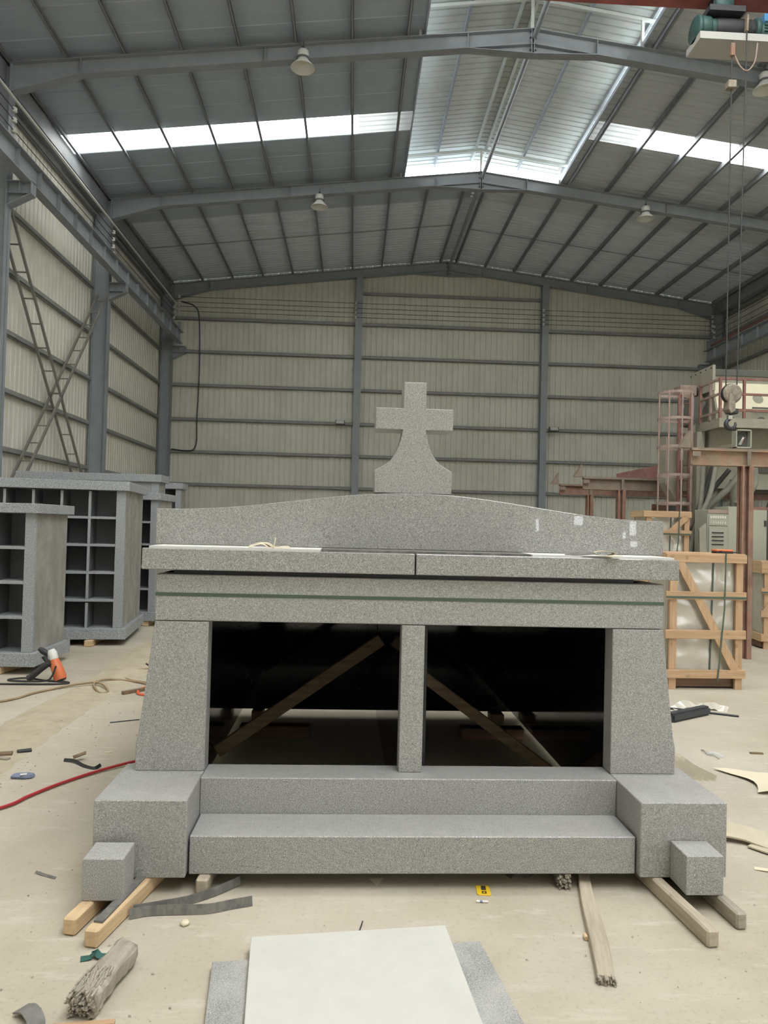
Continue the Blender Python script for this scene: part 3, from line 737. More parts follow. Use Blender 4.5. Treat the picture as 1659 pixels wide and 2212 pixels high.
columbarium('nearest columbarium with four tall niche rows beside the polisher', (-3.57, 8.41, 0), 0, 3, 4, .365, .392, .92, .115, .15, .11)
columbarium('wide columbarium with five niche rows standing behind the nearest one', (-3.205, 10.46, 0), math.radians(7.3), 6, 5, .372, .386, 1.55, .125, .15, .13)
columbarium('narrow columbarium end showing behind the wide one, by the mausoleum roof', (-3.27, 12.42, 0), 0, 3, 5, .38, .374, .95, .12, .15, .12, ov=.05)
columbarium('closed columbarium block with a long cap slab rising behind the others', (-3.80, 14.45, 0), 0, 6, 5, .40, .456, .50, .15, .15, .145, solid=True)
columbarium('farthest columbarium peeking out before the gable wall', (-3.86, 16.55, 0), 0, 3, 5, .40, .45, .45, .12, .15, .13, ov=.05)
for lb, a, b2 in (('timber bearer under the nearest columbarium', (-3.93, 8.35), (-3.80, 9.5)), ('far timber bearer of the nearest columbarium', (-4.55, 8.4), (-4.55, 9.4)), ('timber bearer sticking out below the wide columbarium', (-3.60, 10.28), (-3.72, 12.0)), ('other timber bearer below the wide columbarium', (-5.1, 10.3), (-5.2, 11.9)),
                  ('timber bearer below the narrow columbarium', (-3.42, 12.40), (-3.45, 13.3)), ('second timber bearer below the narrow columbarium', (-4.2, 12.45), (-4.2, 13.3)), ('timber bearer below the closed columbarium block', (-4.1, 14.45), (-4.1, 14.95)), ('second timber bearer below the closed block', (-5.9, 14.45), (-5.9, 14.95)),
                  ('timber bearer below the farthest columbarium', (-4.1, 16.55), (-4.1, 17.0)), ('second timber bearer below the farthest columbarium', (-4.9, 16.55), (-4.9, 17.0))):
    timber(lb, a, b2, .11, .088, PINE_Y, group='timber bearers under the columbaria')

# ---- sand ridge on the floor
mb = MB(); nx, ny = 14, 60
for j in range(ny + 1):
    y = 4.6 + 6.6 * j / ny
    for i in range(nx + 1):
        u = -1 + 2 * i / nx; x = -2.62 + .30 * u + .05 * math.sin(y * 1.7) - .03 * (y - 8) * .4
        h = .035 * max(0, 1 - u * u) ** 1.5 * (.75 + .25 * math.sin(y * 3.1)) * min(1, (y - 4.6) / 1.2, (11.2 - y) / 1.0)
        mb.v.append((x, y, max(-.004, h + random.uniform(-.002, .002) - .003)))
mb.f = [(j * (nx + 1) + i, j * (nx + 1) + i + 1, (j + 1) * (nx + 1) + i + 1, (j + 1) * (nx + 1) + i) for j in range(ny) for i in range(nx)]; mb.smooth = [True] * len(mb.f)
single('dust_ridge', 'low ridge of yellowish sand dust along the floor', 'sand', mb, SAND, kind='stuff')

# ---- stone polisher
po = thing('stone_polisher', 'orange and black hand polisher leaning on the floor by the nearest columbarium', 'power tool', (-3.14, 8.07, 0), -.15)
AX = Vector((-.42, .05, 1)).normalized()
def along(o, t): return tuple(Vector(o) + AX * t)
b0 = (.03, 0, .05)
MB().tube([along(b0, -.03), along(b0, .0), along(b0, .12), along(b0, .20)], [.062, .068, .060, .046], 16).build('motor_housing', ORANGE, po)
MB().tube([along(b0, -.045), along(b0, -.028)], [.05, .062], 16).build('end_cap', BLACK, po)
MB().tube([along(b0, .20), along(b0, .27), along(b0, .31)], [.046, .05, .035], 14).build('gear_head', LAMPW, po)
MB().tube([along((-.02, 0, .06), .24), (-.17, -.01, .32), (-.21, -.01, .345)], [.03, .034, .022], 12).build('water_swivel', BLACK, po)
MB().tube([along((.0, -.02, .05), .10), (-.12, -.03, .23), (-.14, -.03, .27)], [.018, .022, .03], 10).build('handle_bracket', DARKM, po)
MB().tube([(-.06, -.04, .21), (-.14, -.05, .155), (-.27, -.06, .04), (-.29, -.06, .03)], [.03, .036, .034, .04], 12).build('side_handle', DARKM, po)
g = bez([(.02, -.07, .18), (.0, -.1, .08), (-.05, -.12, .03), (-.2, -.15, .02), (-.46, -.12, .012), (-.5, -.06, .012), (-.35, .0, .02), (-.1, -.04, .012), (.15, -.06, .012), (.17, -.12, .012), (.0, -.2, .012), (-.4, -.28, .012), (-.75, -.33, .012), (-1.1, -.22, .012), (-1.6, -.3, .012)], 7)
MB().tube(g, .0095, 6).build('cable', BLACK, po)

# ---- hoses
single('tan_hose', 'thin tan hose snaking across the sand ridge toward the mausoleum', 'hose', MB().tube(bez([(-3.9, 6.75, .012), (-3.287, 7.10, .012), (-3.11, 7.5, .012), (-2.90, 7.79, .02), (-2.66, 7.84, .045), (-2.52, 7.72, .04), (-2.44, 7.58, .012), (-2.5, 7.52, .012), (-2.62, 7.70, .04), (-2.66, 7.88, .045), (-2.60, 8.03, .04), (-2.43, 8.10, .016), (-2.26, 8.04, .012), (-2.15, 7.95, .012)], 7), .0115, 7), TAN)
single('tan_hose', 'loop of tan hose lying near the mausoleum corner', 'hose', MB().tube(bez([(-2.1, 8.0, .012), (-2.35, 8.12, .012), (-2.50, 8.28, .012), (-2.53, 8.48, .012), (-2.46, 8.70, .012), (-2.30, 8.80, .012), (-2.0, 8.8, .012)], 7), .0115, 7), TAN)
single('red_hose', 'red rubber hose curving from the picture edge to the mausoleum corner', 'hose', MB().tube(bez([(-2.9, 3.75, .014), (-2.45, 4.12, .014), (-2.063, 4.505, .014), (-1.98, 4.70, .014), (-1.89, 4.90, .014), (-1.75, 5.13, .014), (-1.57, 5.33, .02), (-1.25, 5.6, .03), (-1.12, 5.9, .02)], 8), .0105, 8), REDH)
single('orange_hose', 'bright orange hose loop half hidden by the pier', 'hose', MB().tube(bez([(-2.02, 7.45, .012), (-2.12, 7.52, .012), (-2.15, 7.70, .012), (-2.10, 7.85, .012), (-1.95, 7.92, .012)], 7), .013, 7), mat('hot_orange', color=(.75, .13, .05), rough=.4))
single('wooden_stick', 'short reddish stick lying under the orange hose loop', 'timber', MB().box(-.02, .02, 0, .42, 0, .035), BRW, (-2.27, 7.50, 0), -.72, bevel=.003)

# ---- litter on the left floor
single('work_cloth', 'folded blue grey cloth with white patches on the floor', 'cloth', MB().prism([(-.075, -.025), (.02, -.042), (.07, -.03), (.078, .02), (.03, .04), (-.06, .035)], 0, .026, 'z'), BLUEC, (-2.18, 5.07, 0), .1, bevel=.009, jitter=.003)
single('cloth_tag', 'white label lying on the folded blue cloth', 'label', MB().box(-.02, .02, -.015, .015, 0, .004), WHITE, (-2.165, 5.05, .0275), .4)
single('rubber_strip', 'black rubber strip with a curled end, alone on the floor beyond the red hose', 'rubber strip', MB().ribbon(bez([(-2.04, 5.42, .01), (-1.95, 5.38, .016), (-1.86, 5.30, .010), (-1.77, 5.25, .008), (-1.735, 5.29, .02)], 5), .024, .005, (0, .6, 1)), BLACK)
single('wood_chip', 'orange wood chip on the lone black rubber strip', 'scrap', MB().ribbon([(-1.98, 5.43, .026), (-1.94, 5.45, .038), (-1.90, 5.46, .052)], .04, .006, (0, 1, .3)), BRW)
single('plastic_offcut', 'small teal plastic strip on the sandy floor', 'scrap', MB().box(-.05, .05, -.016, .016, 0, .014), TEAL, (-2.50, 6.43, 0), .7, bevel=.002)
single('wood_chip', 'pale wood chip between the black strip and the pier', 'scrap', MB().box(-.025, .025, -.009, .009, 0, .01), PAPER, (-1.79, 5.62, 0), .5)
single('metal_rod', 'thin dark rod on the floor beside the pier', 'rod', MB().tube([(-2.05, 6.45, .005), (-1.83, 6.56, .005)], .005, 5), DARKM)
single('wood_scrap', 'orange block in the scrap heap at the picture edge', 'scrap', MB().box(-.05, .05, -.03, .03, 0, .025), BRW, (-2.51, 5.53, .0), .3, bevel=.003)
single('wood_scrap', 'dark chip in the scrap heap at the picture edge', 'scrap', MB().box(-.05, .05, -.02, .02, 0, .02), DARKM, (-2.41, 5.62, 0), .5, bevel=.003)
single('wood_scrap', 'pale chip in the scrap heap at the picture edge', 'scrap', MB().box(-.04, .04, -.02, .02, 0, .02), OLD_G, (-2.47, 5.43, 0), -.2, bevel=.003)
single('dark_offcut', 'dark curled offcut beyond the loop of tan hose', 'scrap', MB().ribbon(bez([(-2.46, 9.02, .02), (-2.40, 8.95, .012), (-2.28, 8.9, .02)], 4), .03, .005, (0, .5, 1)), BLACK)
single('rubber_sliver', 'thin grey sliver left of the small cube', 'scrap', MB().ribbon([(-1.52, 3.72, .004), (-1.47, 3.69, .006), (-1.40, 3.66, .003)], .014, .003, (0, 1, .4)), RUBG)
# scattered grit: too fine to count
gr = MB()
for i in range(900):
    if i % 2: x, y = random.gauss(-2.2, .35), random.uniform(4.4, 9.5)
    else: x, y = random.uniform(-2.5, 3.5), random.uniform(2.5, 3.8)
    if -1.3 < x < 1.95 and y > 3.25: continue
    if -.6 < x < .75 and y < 3.2: continue
    r = random.choice((.003, .004, .006, .010)); a = random.uniform(0, 3.14)
    c, s_ = math.cos(a) * r, math.sin(a) * r
    gr.add([(x - c, y - s_, .0), (x + s_ * .6, y - c * .6, .0), (x + c, y + s_, .0), (x - s_ * .6, y + c * .6, .0), (x, y, r * .7)], [(0, 1, 4), (1, 2, 4), (2, 3, 4), (3, 0, 4)])
single('grit', 'fine dark grit scattered over the concrete floor', 'grit', gr, OLD_G, kind='stuff')

# ================================================================== CRATES AND MACHINES ON THE RIGHT
def crate(name_label, loc, rz, W, D, H, rails, diag, straps=True, fill=True, posts=(.04, None), flip=False):
    t = thing('slatted_crate', name_label, 'crate', loc, rz, 'wooden slab crates')
    pw, th = .085, .028
    for x in (.06, W - .11 - .0):
        for y, nm in ((-.0, 'post'), (D, 'post')):
            MB().box(x, x + pw, y, y + .04, 0, H - .01).build('post', PINE_Z, t, .003)
    for z0, z1 in rails:
        for y in (-th - .001, D + .041):
            MB().box(0, W, y, y + th, z0, z1).build('rail', PINE_X, t, .003)
    for x in (-.001, W - .03):
        for z0, z1 in (rails[0], rails[-1]):
            MB().box(x, x + .03, .0, D + .04, z0, z1).build('side_rail', PINE_Y, t, .003)
    MB().box(0, W, -.0, D + .04, H - .005, H + .012).build('top_board', PINE_X, t, .003)
    if diag:
        (xa, za), (xb, zb) = diag
        MB().bar((xa, -.015, za), (xb, -.015, zb), .026, .095, up=(1, 0, 0)).build('diagonal_board', PINE_Z, t, .003)
    MB().box(.03, W - .03, .06, D - .02, .02, .12).build('skid', DRK_W, t, .003)
    if fill:
        mb = MB(); n = 22; wr = [random.uniform(0, .02) for _ in range(40)]
        for k in range(n + 1):
            for i in range(n + 1):
                mb.v.append((.05 + (W - .12) * i / n, .052 + (wr[k] if i not in (0, n) else .02) * (.6 + .4 * math.sin(i * .7 + k)) + random.uniform(0, .006), .13 + (H - .17) * k / n))
        mb.f = [(k * (n + 1) + i, k * (n + 1) + i + 1, (k + 1) * (n + 1) + i + 1, (k + 1) * (n + 1) + i) for k in range(n) for i in range(n)]; mb.smooth = [True] * len(mb.f)
        mb.box(.05, W - .07, .08, D - .03, .13, H - .03)
        mb.build('wrapped_slabs', PLAST, t, label='stone slabs wrapped in clear film')
    if straps:
        xs = W * .70
        MB().ribbon([(xs + .03, -.036, H + .014), (xs + .02, -.036, H * .6), (xs - .05, -.036, .10)], .018, .004, (1, 0, 0)).build('strap', STRAPG, t)
        MB().ribbon([(xs - .07, .05, H - .05), (xs - .10, .05, .15)], .018, .004, (1, 0, 0)).build('strap', STRAPG, t)
        zc = sum(rails[1]) / 2 - .02
        MB().box(0, W, -.034, -.031, zc - .012, zc + .012).build('strap', STRAPG, t)
    return t
crate('pine crate of film wrapped slabs with a tool case on top, beside the mausoleum', (3.56, 8.17, 0), .035, .95, .55, 1.535, [(1.44, 1.535), (1.02, 1.11), (.575, .675), (.13, .225)], ((.16, 1.44), (.84, .20)))
crate('dark weathered crate of wrapped slabs behind the pine crate at the picture edge', (6.40, 11.2, 0), -.10, 1.4, .42, 1.36, [(1.18, 1.36), (.86, .95), (.50, .60), (.12, .24)], ((.35, .95), (.05, .55)))
crate('upper crate of wrapped slabs under the gantry, behind the pediment end', (4.72, 11.72, 1.0), 0, .80, .5, 1.12, [(1.03, 1.12), (.74, .82), (.40, .48), (.05, .13)], ((.72, 1.04), (.42, .76)))
MB_ = MB().box(0, .98, -.05, .62, 0, .99)
t = thing('slatted_crate', 'lower crate of wrapped slabs carrying the upper crate under the gantry', 'crate', (4.66, 11.68, 0), 0, 'wooden slab crates')
MB().box(.03, .93, .0, .55, .08, .95).build('wrapped_slabs', PLAST, t)
for z in (.90, .50, .06): MB().box(0, .96, -.03, -.002, z, z + .09).build('rail', PINE_X, t, .003)
for x in (.05, .82): MB().box(x, x + .09, -.058, -.031, 0, .99).build('post', PINE_Z, t, .003)
MB().box(0, .96, -.03, .58, .99, 1.0).build('top_board', PINE_X, t)
# tool case
tc = thing('tool_case', 'flat orange and black tool case lying on the pine crate', 'tool case', (4.30, 8.32, 1.548), .05)
MB().box(-.11, .10, -.06, .06, 0, .022).build('tray', BLACK, tc, .006)
MB().box(-.115, .095, -.062, .058, .022, .045).build('lid', ORANGE, tc, .008)
MB().box(-.07, -.05, -.066, -.062, .012, .032).build('latch', BLACK, tc)
MB().tube(bez([(.10, 0, .01), (.15, -.02, .012), (.2, -.03, .004)], 4), .008, 6).build('strap_tail', BLACK, tc)

# gantry rails on posts
def gantry(label, x0, x1, y, zt, h, posts, m, mp, pw, stop=True):
    t = thing('gantry_rail', label, 'rail beam', (x0, y, 0), 0, 'saw gantry rails')
    ln = x1 - x0
    MB().box(0, ln, -.075, .075, zt - .014, zt).box(0, ln, -.075, .075, zt - h, zt - h + .014).box(0, ln, -.008, .008, zt - h, zt).build('beam', m, t)
    MB().box(0, ln, -.03, .03, zt, zt + .03).build('rail', RUSTG, t)
    if stop:
        MB().prism([(-.19, zt + .02), (-.03, zt + .02), (-.03, zt + .27)], -.05, .05).build('end_stop', RUSTG, t)
        MB().box(-.01, .11, -.08, -.07, zt - .10, zt - .03).build('end_plate', RUSTG, t)
    for p in posts:
        MB().box(p - pw / 2, p + pw / 2, -.008, .008, 0, zt - h).box(p - pw / 2, p - pw / 2 + .03, -.075, .075, 0, zt - h).box(p + pw / 2 - .07, p + pw / 2, -.075, .075, 0, zt - h).build('post', mp, t)
        MB().box(p - .02, p + .035, -.085, -.075, zt - h + .005, zt - .01).build('web_plate', RUSTG, t)
gantry('nearest rust streaked gantry rail on a red post above the pine crate', 4.83, 8.6, 10.3, 2.98, .225, (.81, 3.0), RUSTB, RUST, .165)
gantry('middle brown gantry rail on a post behind the pediment end', 4.47, 9.2, 14.1, 2.81, .22, (.76, 3.2), RUSTG, RUST, .15)
gantry('farthest thin gantry rail with a raised end plate', 4.44, 9.6, 15.6, 2.755, .20, (.66, 3.4), RUST, RUST, .13)
single('red_cross_beam', 'sloping dark red beam behind the cage ladder', 'beam', MB().bar((5.5, 15.0, 2.85), (7.2, 14.6, 3.25), .12, .28), REDP)
single('white_box', 'small white box lying on the far gantry rail', 'box', MB().box(-.14, .14, -.09, .09, 0, .10), WHITE, (5.75, 15.6, 2.79), .1, bevel=.008)

# cage ladder
ld = thing('cage_ladder', 'faded pink safety cage ladder climbing to the machine platform', 'ladder', (5.68, 12.75, 0))
for x in (.20, .40):
    MB().box(x - .022, x + .022, .26, .30, .3, 4.30).build('stile', REDP, ld)
for i in range(14): MB().tube([(.20, .28, .5 + .28 * i), (.40, .28, .5 + .28 * i)], .012, 6).build('rung', REDP, ld)
for z in (4.26, 3.80, 3.30, 2.80, 2.30, 1.9):
    pts = [(.02 + .30 * math.cos(a), .02 + .30 * math.sin(a), z) for a in [math.radians(d) for d in range(40, -231, -15)]]
    pts = [(.40, .28, z)] + pts + [(.20, .28, z)]
    MB().ribbon(pts, .045, .008, (0, 0, 1)).build('hoop', PINKP, ld)
for d in (180, 225, 268, 310, 350):
    a = math.radians(d); p = (.02 + .295 * math.cos(a), .02 + .295 * math.sin(a))
    MB().tube([(p[0], p[1], 1.9), (p[0], p[1], 4.27)], .016, 6).build('cage_bar', PINKP, ld)

# dust hopper machine with platform
mc = thing('polishing_machine', 'large dusty olive stone machine with a railed platform and pale sloped hood', 'machine', (6.27, 12.3, 0))
MB().box(0, 3.0, 0, .75, 3.68, 3.75).box(0, 3.0, -.02, 0, 3.62, 3.78).box(-.02, 0, -.02, .75, 3.62, 3.78).build('platform', MACH, mc)
for x in (0, .42, 1.2, 2.0):
    MB().box(x - .02, x + .02, -.02, .02, 3.78, 4.48).build('rail_post', REDP, mc)
for z in (4.46, 4.20, 3.92): MB().box(0, 3.0, -.018, .018, z - .018, z + .018).build('guard_rail', REDP, mc)
for z in (4.46, 4.20, 3.90): MB().box(-.018, .018, 0, .72, z - .018, z + .018).build('guard_rail', PINKP, mc)
for y in (.34, .72): MB().box(-.02, .02, y - .02, y + .02, 3.75, 4.48).build('rail_post', PINKP if y < .5 else REDP, mc)
# hood: flat top, sloped front, vertical apron
HX0, HX1 = .33, 3.0
MB().prism([(.80, 3.72), (.80, 4.06), (1.02, 4.62), (1.02, 4.86), (1.6, 4.86), (1.6, 3.72)], HX0, HX1, 'x').build('hood', MACH, mc)
sn = Vector((0, -.56, .22)).normalized()
def slope_pt(x, s_, off): return (x, .80 + .22 * s_ + sn.y * off, 4.06 + .56 * s_ + sn.z * off)
MB().add([slope_pt(HX0 + .03, .05, .012), slope_pt(HX1, .05, .012), slope_pt(HX1, .96, .012), slope_pt(HX0 + .03, .96, .012), slope_pt(HX0 + .03, .05, .0), slope_pt(HX1, .05, .0), slope_pt(HX1, .96, 0), slope_pt(HX0 + .03, .96, 0)], [(0, 1, 2, 3), (0, 4, 5, 1), (1, 5, 6, 2), (2, 6, 7, 3), (3, 7, 4, 0)]).build('sloped_panel', MACHW, mc)
for xc in (.70, 1.16, 1.7):
    vs = [slope_pt(xc + .10 * math.cos(a), .42 + .16 * math.sin(a), .015) for a in [2 * math.pi * k / 20 for k in range(20)]]
    vs2 = [slope_pt(xc + .10 * math.cos(a), .42 + .16 * math.sin(a), .0) for a in [2 * math.pi * k / 20 for k in range(20)]]
    MB().add(vs + vs2, [tuple(range(20))] + [(k, (k + 1) % 20, 20 + (k + 1) % 20, 20 + k) for k in range(20)]).build('port_cover', MACH, mc)
MB().box(.98, 1.5, .73, .75, 4.09, 4.12).build('panel_lip', MACHD, mc)
for xc in (.60, 1.18, 1.7):
    MB().lathe([(0, .79), (.085, .79), (.085, .82)], 20, (xc, 0, 3.87), 'y', False).build('round_port', MACHD, mc)
MB().box(HX0, HX1, .99, 1.01, 4.74, 4.85).build('top_recess_shade', MACHD, mc)  # raised dark strip stands in for the shade of a recess
MB().box(.22, .27, .72, 1.6, 4.40, 4.87).build('end_plate', MACH, mc, label='bolted pale end plate')
for k in range(5): MB().lathe([(0, .0), (.014, .0), (.014, -.012), (0, -.012)], 8, (.22, .78 + .2 * k, 4.82), 'x', False).build('bolt', DARKM, mc)
MB().box(-.16, .16, 1.2, 1.5, 4.38, 4.58).build('motor_box', PINKP, mc, .01)
MB().lathe([(0, 0), (.09, 0), (.09, .1), (0, .1)], 16, (.16, 1.35, 4.48), 'x', False).build('motor_end', DARKM, mc)
MB().prism([(-.02, 4.30), (.16, 4.36), (.24, 4.22), (.02, 3.78), (-.1, 3.8)], 1.0, 1.3).build('duct', MACHD, mc)
# belly, legs, struts
MB().box(.1, 3.0, .55, 1.6, 2.6, 3.68).build('belly', MACH, mc)
MB().prism([(.98, 3.05), (1.30, 3.40), (1.72, 3.05), (1.72, 2.9), (.98, 2.9)], .52, .552).build('belt_opening_shade', MACHD, mc)  # dark plate drawn for the shade inside the belt opening
for x in (-.10, .16, 1.62): MB().box(x, x + .14, .62, .76, 0, 3.62).build('leg', MACH, mc)
MB().bar((1.45, .7, 2.7), (1.05, .7, 1.6), .06, .09).build('strut', MACHD, mc)
MB().bar((1.9, .7, 2.7), (2.3, .7, 1.8), .06, .09).build('strut', MACH, mc)
MB().box(-.2, 3.0, 1.55, 1.6, .0, 2.3).build('rear_panel', MACHD, mc)
MB().box(.9, 3.0, .8, 1.2, 2.0, 2.12).build('cross_member', MACHD, mc)
MB().tube([(.47, .3, 2.75), (.47, .3, 2.15), (.50, .3, 1.95)], [.11, .11, .05], 12).build('dust_pot', MACH, mc)
MB().box(-.55, -.32, .9, 1.2, 2.7, 3.55).prism([(-.55, 2.7), (-.32, 2.7), (-.32, 2.35)], .9, 1.2).build('side_chute', MACH, mc)
# electric box on the belly
eb = thing('junction_box', 'open grey junction box with loose red and white wires above the rail', 'electric box', (6.12, 11.6, 3.17))
MB().box(0, .26, 0, .02, 0, .30).box(0, .02, -.12, 0, 0, .30).box(.24, .26, -.12, 0, 0, .30).box(0, .26, -.12, 0, 0, .02).box(0, .26, -.12, 0, .28, .30).build('case', CAB, eb, .003)
MB().box(.02, .24, -.02, -.002, .02, .28).build('interior', MACHD, eb)
for k in range(7):
    MB().tube(bez([(.08 + .01 * k, -.05, .06), (.10 + .012 * k, -.09, .13 + .01 * k), (.15 + .004 * k, -.06, .19 - .01 * k)], 4), .004, 5).build('wire', REDP if k > 4 else LAMPW, eb)
MB().box(.06, .20, .02, .95, .04, .10).build('arm', MACH, eb)

# hoses from the machine
hs = [((6.20, 12.25, 3.0), (6.05, 12.2, 2.4), (5.85, 12.30, 1.8), (5.75, 12.35, .9), HOSEG, 'thin grey hose hanging behind the meter cabinet'),
      ((6.62, 12.1, 2.95), (6.42, 12.2, 2.6), (6.05, 12.40, 2.1), (5.82, 12.45, 1.2), HOSEG, 'pale grey hose slanting down behind the meter cabinet'),
      ((6.50, 12.4, 2.9), (6.20, 12.5, 2.45), (5.98, 12.55, 1.9), (5.9, 12.6, 1.0), HOSED, 'dark hose slanting toward the cage ladder'),
      ((6.25, 12.4, 3.1), (6.10, 12.45, 2.5), (5.98, 12.5, 2.0), (5.92, 12.5, .8), HOSED, 'black hose nearest the cage ladder'),
      ((6.78, 12.1, 2.95), (6.78, 12.1, 2.62), (6.60, 12.1, 2.42), (6.45, 12.05, 2.28), HOSEG, 'thick pale hose bending down onto the meter cabinet'),
      ((6.02, 12.35, 3.0), (5.98, 12.35, 2.3), (5.88, 12.35, 1.5), (5.85, 12.35, .3), HOSEG, 'grey hose running straight down beside the cage ladder')]
for i, (a, b2, c, d, m, lb) in enumerate(hs):
    single('dust_hose', lb, 'hose', MB().tube(bez([a, b2, c, d], 7), .055 if i in (1, 4) else .042, 9), m, group='dust hoses')

# control cabinets
cb = thing('control_cabinet', 'grey green control cabinet with meters behind the pine crate', 'cabinet', (5.83, 11.80, 0), .06)
MB().box(0, .62, 0, .40, .05, 2.18).build('body', CAB, cb, .005)
MB().box(.02, .60, .02, .38, 0, .05).build('foot', DARKM, cb)
MB().box(.02, .34, -.018, -.001, 1.92, 2.10).build('meter_panel', CAB, cb, .004)
MB().box(.02, .34, -.018, -.001, .1, 1.90).build('door', CAB, cb, .004)
MB().box(0, .36, -.015, .0, 2.12, 2.18).build('header', PINKP, cb)
me = MB().box(-.013, .013, -.008, 0, -.021, .021).mesh('meter', LAMPW)
ml = MB().box(-.008, .008, -.006, 0, -.017, .017).mesh('switch', WHITE)
for k in range(7):
    link('meter', me, cb, (.055 + .040 * k, -.018, 2.055)); 
    if k: link('switch', ml, cb, (.055 + .040 * k, -.018, 1.965))
mk = MB().box(-.006, .006, -.014, 0, -.010, .010).mesh('knob', DARKM)
for r in range(4):
    for k in range(11): link('knob', mk, cb, (.075 + .019 * k, -.018, 1.80 - .065 * r))
MB().prism([(.14, 1.40), (.20, 1.40), (.17, 1.46)], -.020, -.018).build('warning_sign', YEL, cb)
MB().box(.36, .625, -.004, .41, .05, 2.24).build('side_bay', CAB, cb, .004)
cb2 = thing('control_cabinet', 'plain grey green cabinet with a red top edge behind the red post', 'cabinet', (6.52, 11.86, 0), .05)
MB().box(0, .36, 0, .38, 0, 2.24).build('body', CAB, cb2, .005)
MB().box(-.002, .364, -.004, .02, 2.20, 2.245).build('top_edge', REDP, cb2)
MB().box(.31, .34, -.02, 0, 1.92, 2.02).build('handle', DARKM, cb2)
cb3 = thing('machine_cabinet', 'dark olive machine housing at the picture edge behind the dark crate', 'cabinet', (6.95, 11.7, 0), 0)
MB().box(0, 1.4, .15, .62, 0, 2.1).build('body', CAB, cb3, .005)
MB().prism([(.14, 1.86), (.36, 2.08), (.9, 2.08), (.9, 1.86)], .10, .148).build('panel', MACHW, cb3)
single('steel_plate', 'orange steel plate standing behind the hoses', 'steel plate', MB().box(5.95, 6.75, 14.3, 14.35, 0, 2.35), RUST)
single('leaning_sheets', 'grey green sheet leaning beside the control cabinet', 'sheet', MB().hexa([(5.60, 11.45, 0), (5.72, 11.45, 0), (5.72, 11.50, 0), (5.60, 11.50, 0), (5.66, 11.72, 1.85), (5.77, 11.72, 1.95), (5.77, 11.77, 1.95), (5.66, 11.77, 1.85)]), MACH)

# ================================================================== OVERHEAD CRANE
cr = thing('overhead_crane', 'red overhead crane bridge with a green rope hoist and hanging hook', 'crane', (0, 11.4, 0))
MB().box(-7.1, 14.5, -.16, .16, 10.47, 10.95).box(-7.1, 14.5, -.22, .22, 10.39, 10.47).build('bridge_girder', CRANE, cr)
for x in (-7.2, 14.64):
    MB().box(x - .12, x + .12, -1.2, 1.2, 9.66, 10.0).build('end_carriage', CRANE, cr)
    for yy in (-.9, .9): MB().lathe([(0, -.05), (.13, -.05), (.13, .05), (0, .05)], 18, (x, yy, 9.64), 'x', False).build('wheel', DARKM, cr)
    MB().box(x - .12, x + .12, -.3, .3, 10.0, 10.47).build('saddle', CRANE, cr)
# trolley and hoist
ho = MB().box(5.42, 6.0, -.25, .22, 10.05, 10.14).box(5.55, 5.6, -.1, .1, 10.1, 10.5).box(5.82, 5.87, -.1, .1, 10.1, 10.5).build('trolley_frame', DARKM, cr)
MB().lathe([(0, -.1), (.14, -.1), (.16, 0), (.14, .1), (0, .1)], 18, (5.72, -.05, 10.27), 'y').build('trolley_motor', GREEN, cr)
def cyl(name, x0, x1, y, z, r, m, n=20): MB().lathe([(0, x0), (r * .93, x0), (r, x0 + .02), (r, x1 - .02), (r * .93, x1), (0, x1)], n, (0, y, z), 'x').build(name, m, cr)
cyl('end_cover', 5.27, 5.34, -.02, 9.86, .215, GREEN, 24)
cyl('gearbox', 5.34, 5.50, -.02, 9.88, .19, GREEN)
cyl('gearbox_neck', 5.50, 5.60, -.02, 9.88, .16, GREEN)
cyl('rope_drum', 5.58, 6.24, -.02, 9.88, .17, BLACK)
me = MB().lathe([(.172, -.004), (.177, 0), (.172, .004)], 20, (0, 0, 0), 'x').mesh('rope_turn', ROPE)
for k in range(24): link('rope_turn', me, cr, (5.66 + .022 * k, -.02, 9.88))
cyl('drum_flange', 6.22, 6.30, -.02, 9.88, .20, GREEN)
cyl('motor', 6.30, 6.75, -.02, 9.84, .17, GREEN)
for k in range(5): MB().box(6.34, 6.72, -.205, -.19, 9.74 + .05 * k, 9.755 + .05 * k).build('cooling_fin', GREEN, cr)
MB().box(6.38, 6.60, -.12, .12, 9.99, 10.14).build('terminal_box', BLUEP, cr, .008)
MB().box(5.35, 6.40, -.04, .04, 10.04, 10.09).build('tie_bar', RUST, cr)
MB().box(5.28, 6.75, -.24, .24, 9.585, 9.60).box(5.28, 6.75, -.25, -.24, 9.585, 9.70).box(5.27, 5.28, -.25, .24, 9.585, 9.70).build('drip_tray', mat('dirty_tray', color=(.40, .39, .36), rough=.6), cr)
MB().bar((6.02, -.25, 9.98), (6.01, -.25, 9.72), .03, .07).build('rope_guide', RUSTG, cr)
# ropes, limit switch, hook block
MB().tube([(5.775, -.27, 9.56), (5.785, -.22, 4.05)], .010, 6).build('rope', ROPE, cr)
MB().tube([(6.01, -.27, 9.72), (5.96, -.22, 4.05)], .010, 6).build('rope', ROPE, cr)
MB().box(5.74, 5.81, -.31, -.25, 9.30, 9.50).build('limit_switch', RUST, cr, .006)
MB().box(5.70, 5.83, -.33, -.20, 8.78, 8.90).build('limit_weight', HOOKM, cr, .008)
MB().tube(bez([(5.80, -.28, 9.34), (5.90, -.28, 9.15), (6.02, -.28, 9.08), (6.15, -.26, 9.25), (6.2, -.24, 9.56)], 5), .012, 6).build('cable', PINKP, cr)
hb = (5.872, -.22, 3.98)
MB().lathe([(0, -.07), (.12, -.07), (.15, -.05), (.15, .05), (.12, .07), (0, .07)], 26, (hb[0], hb[1], hb[2]), 'y', False).build('sheave_cover', HOOKM, cr)
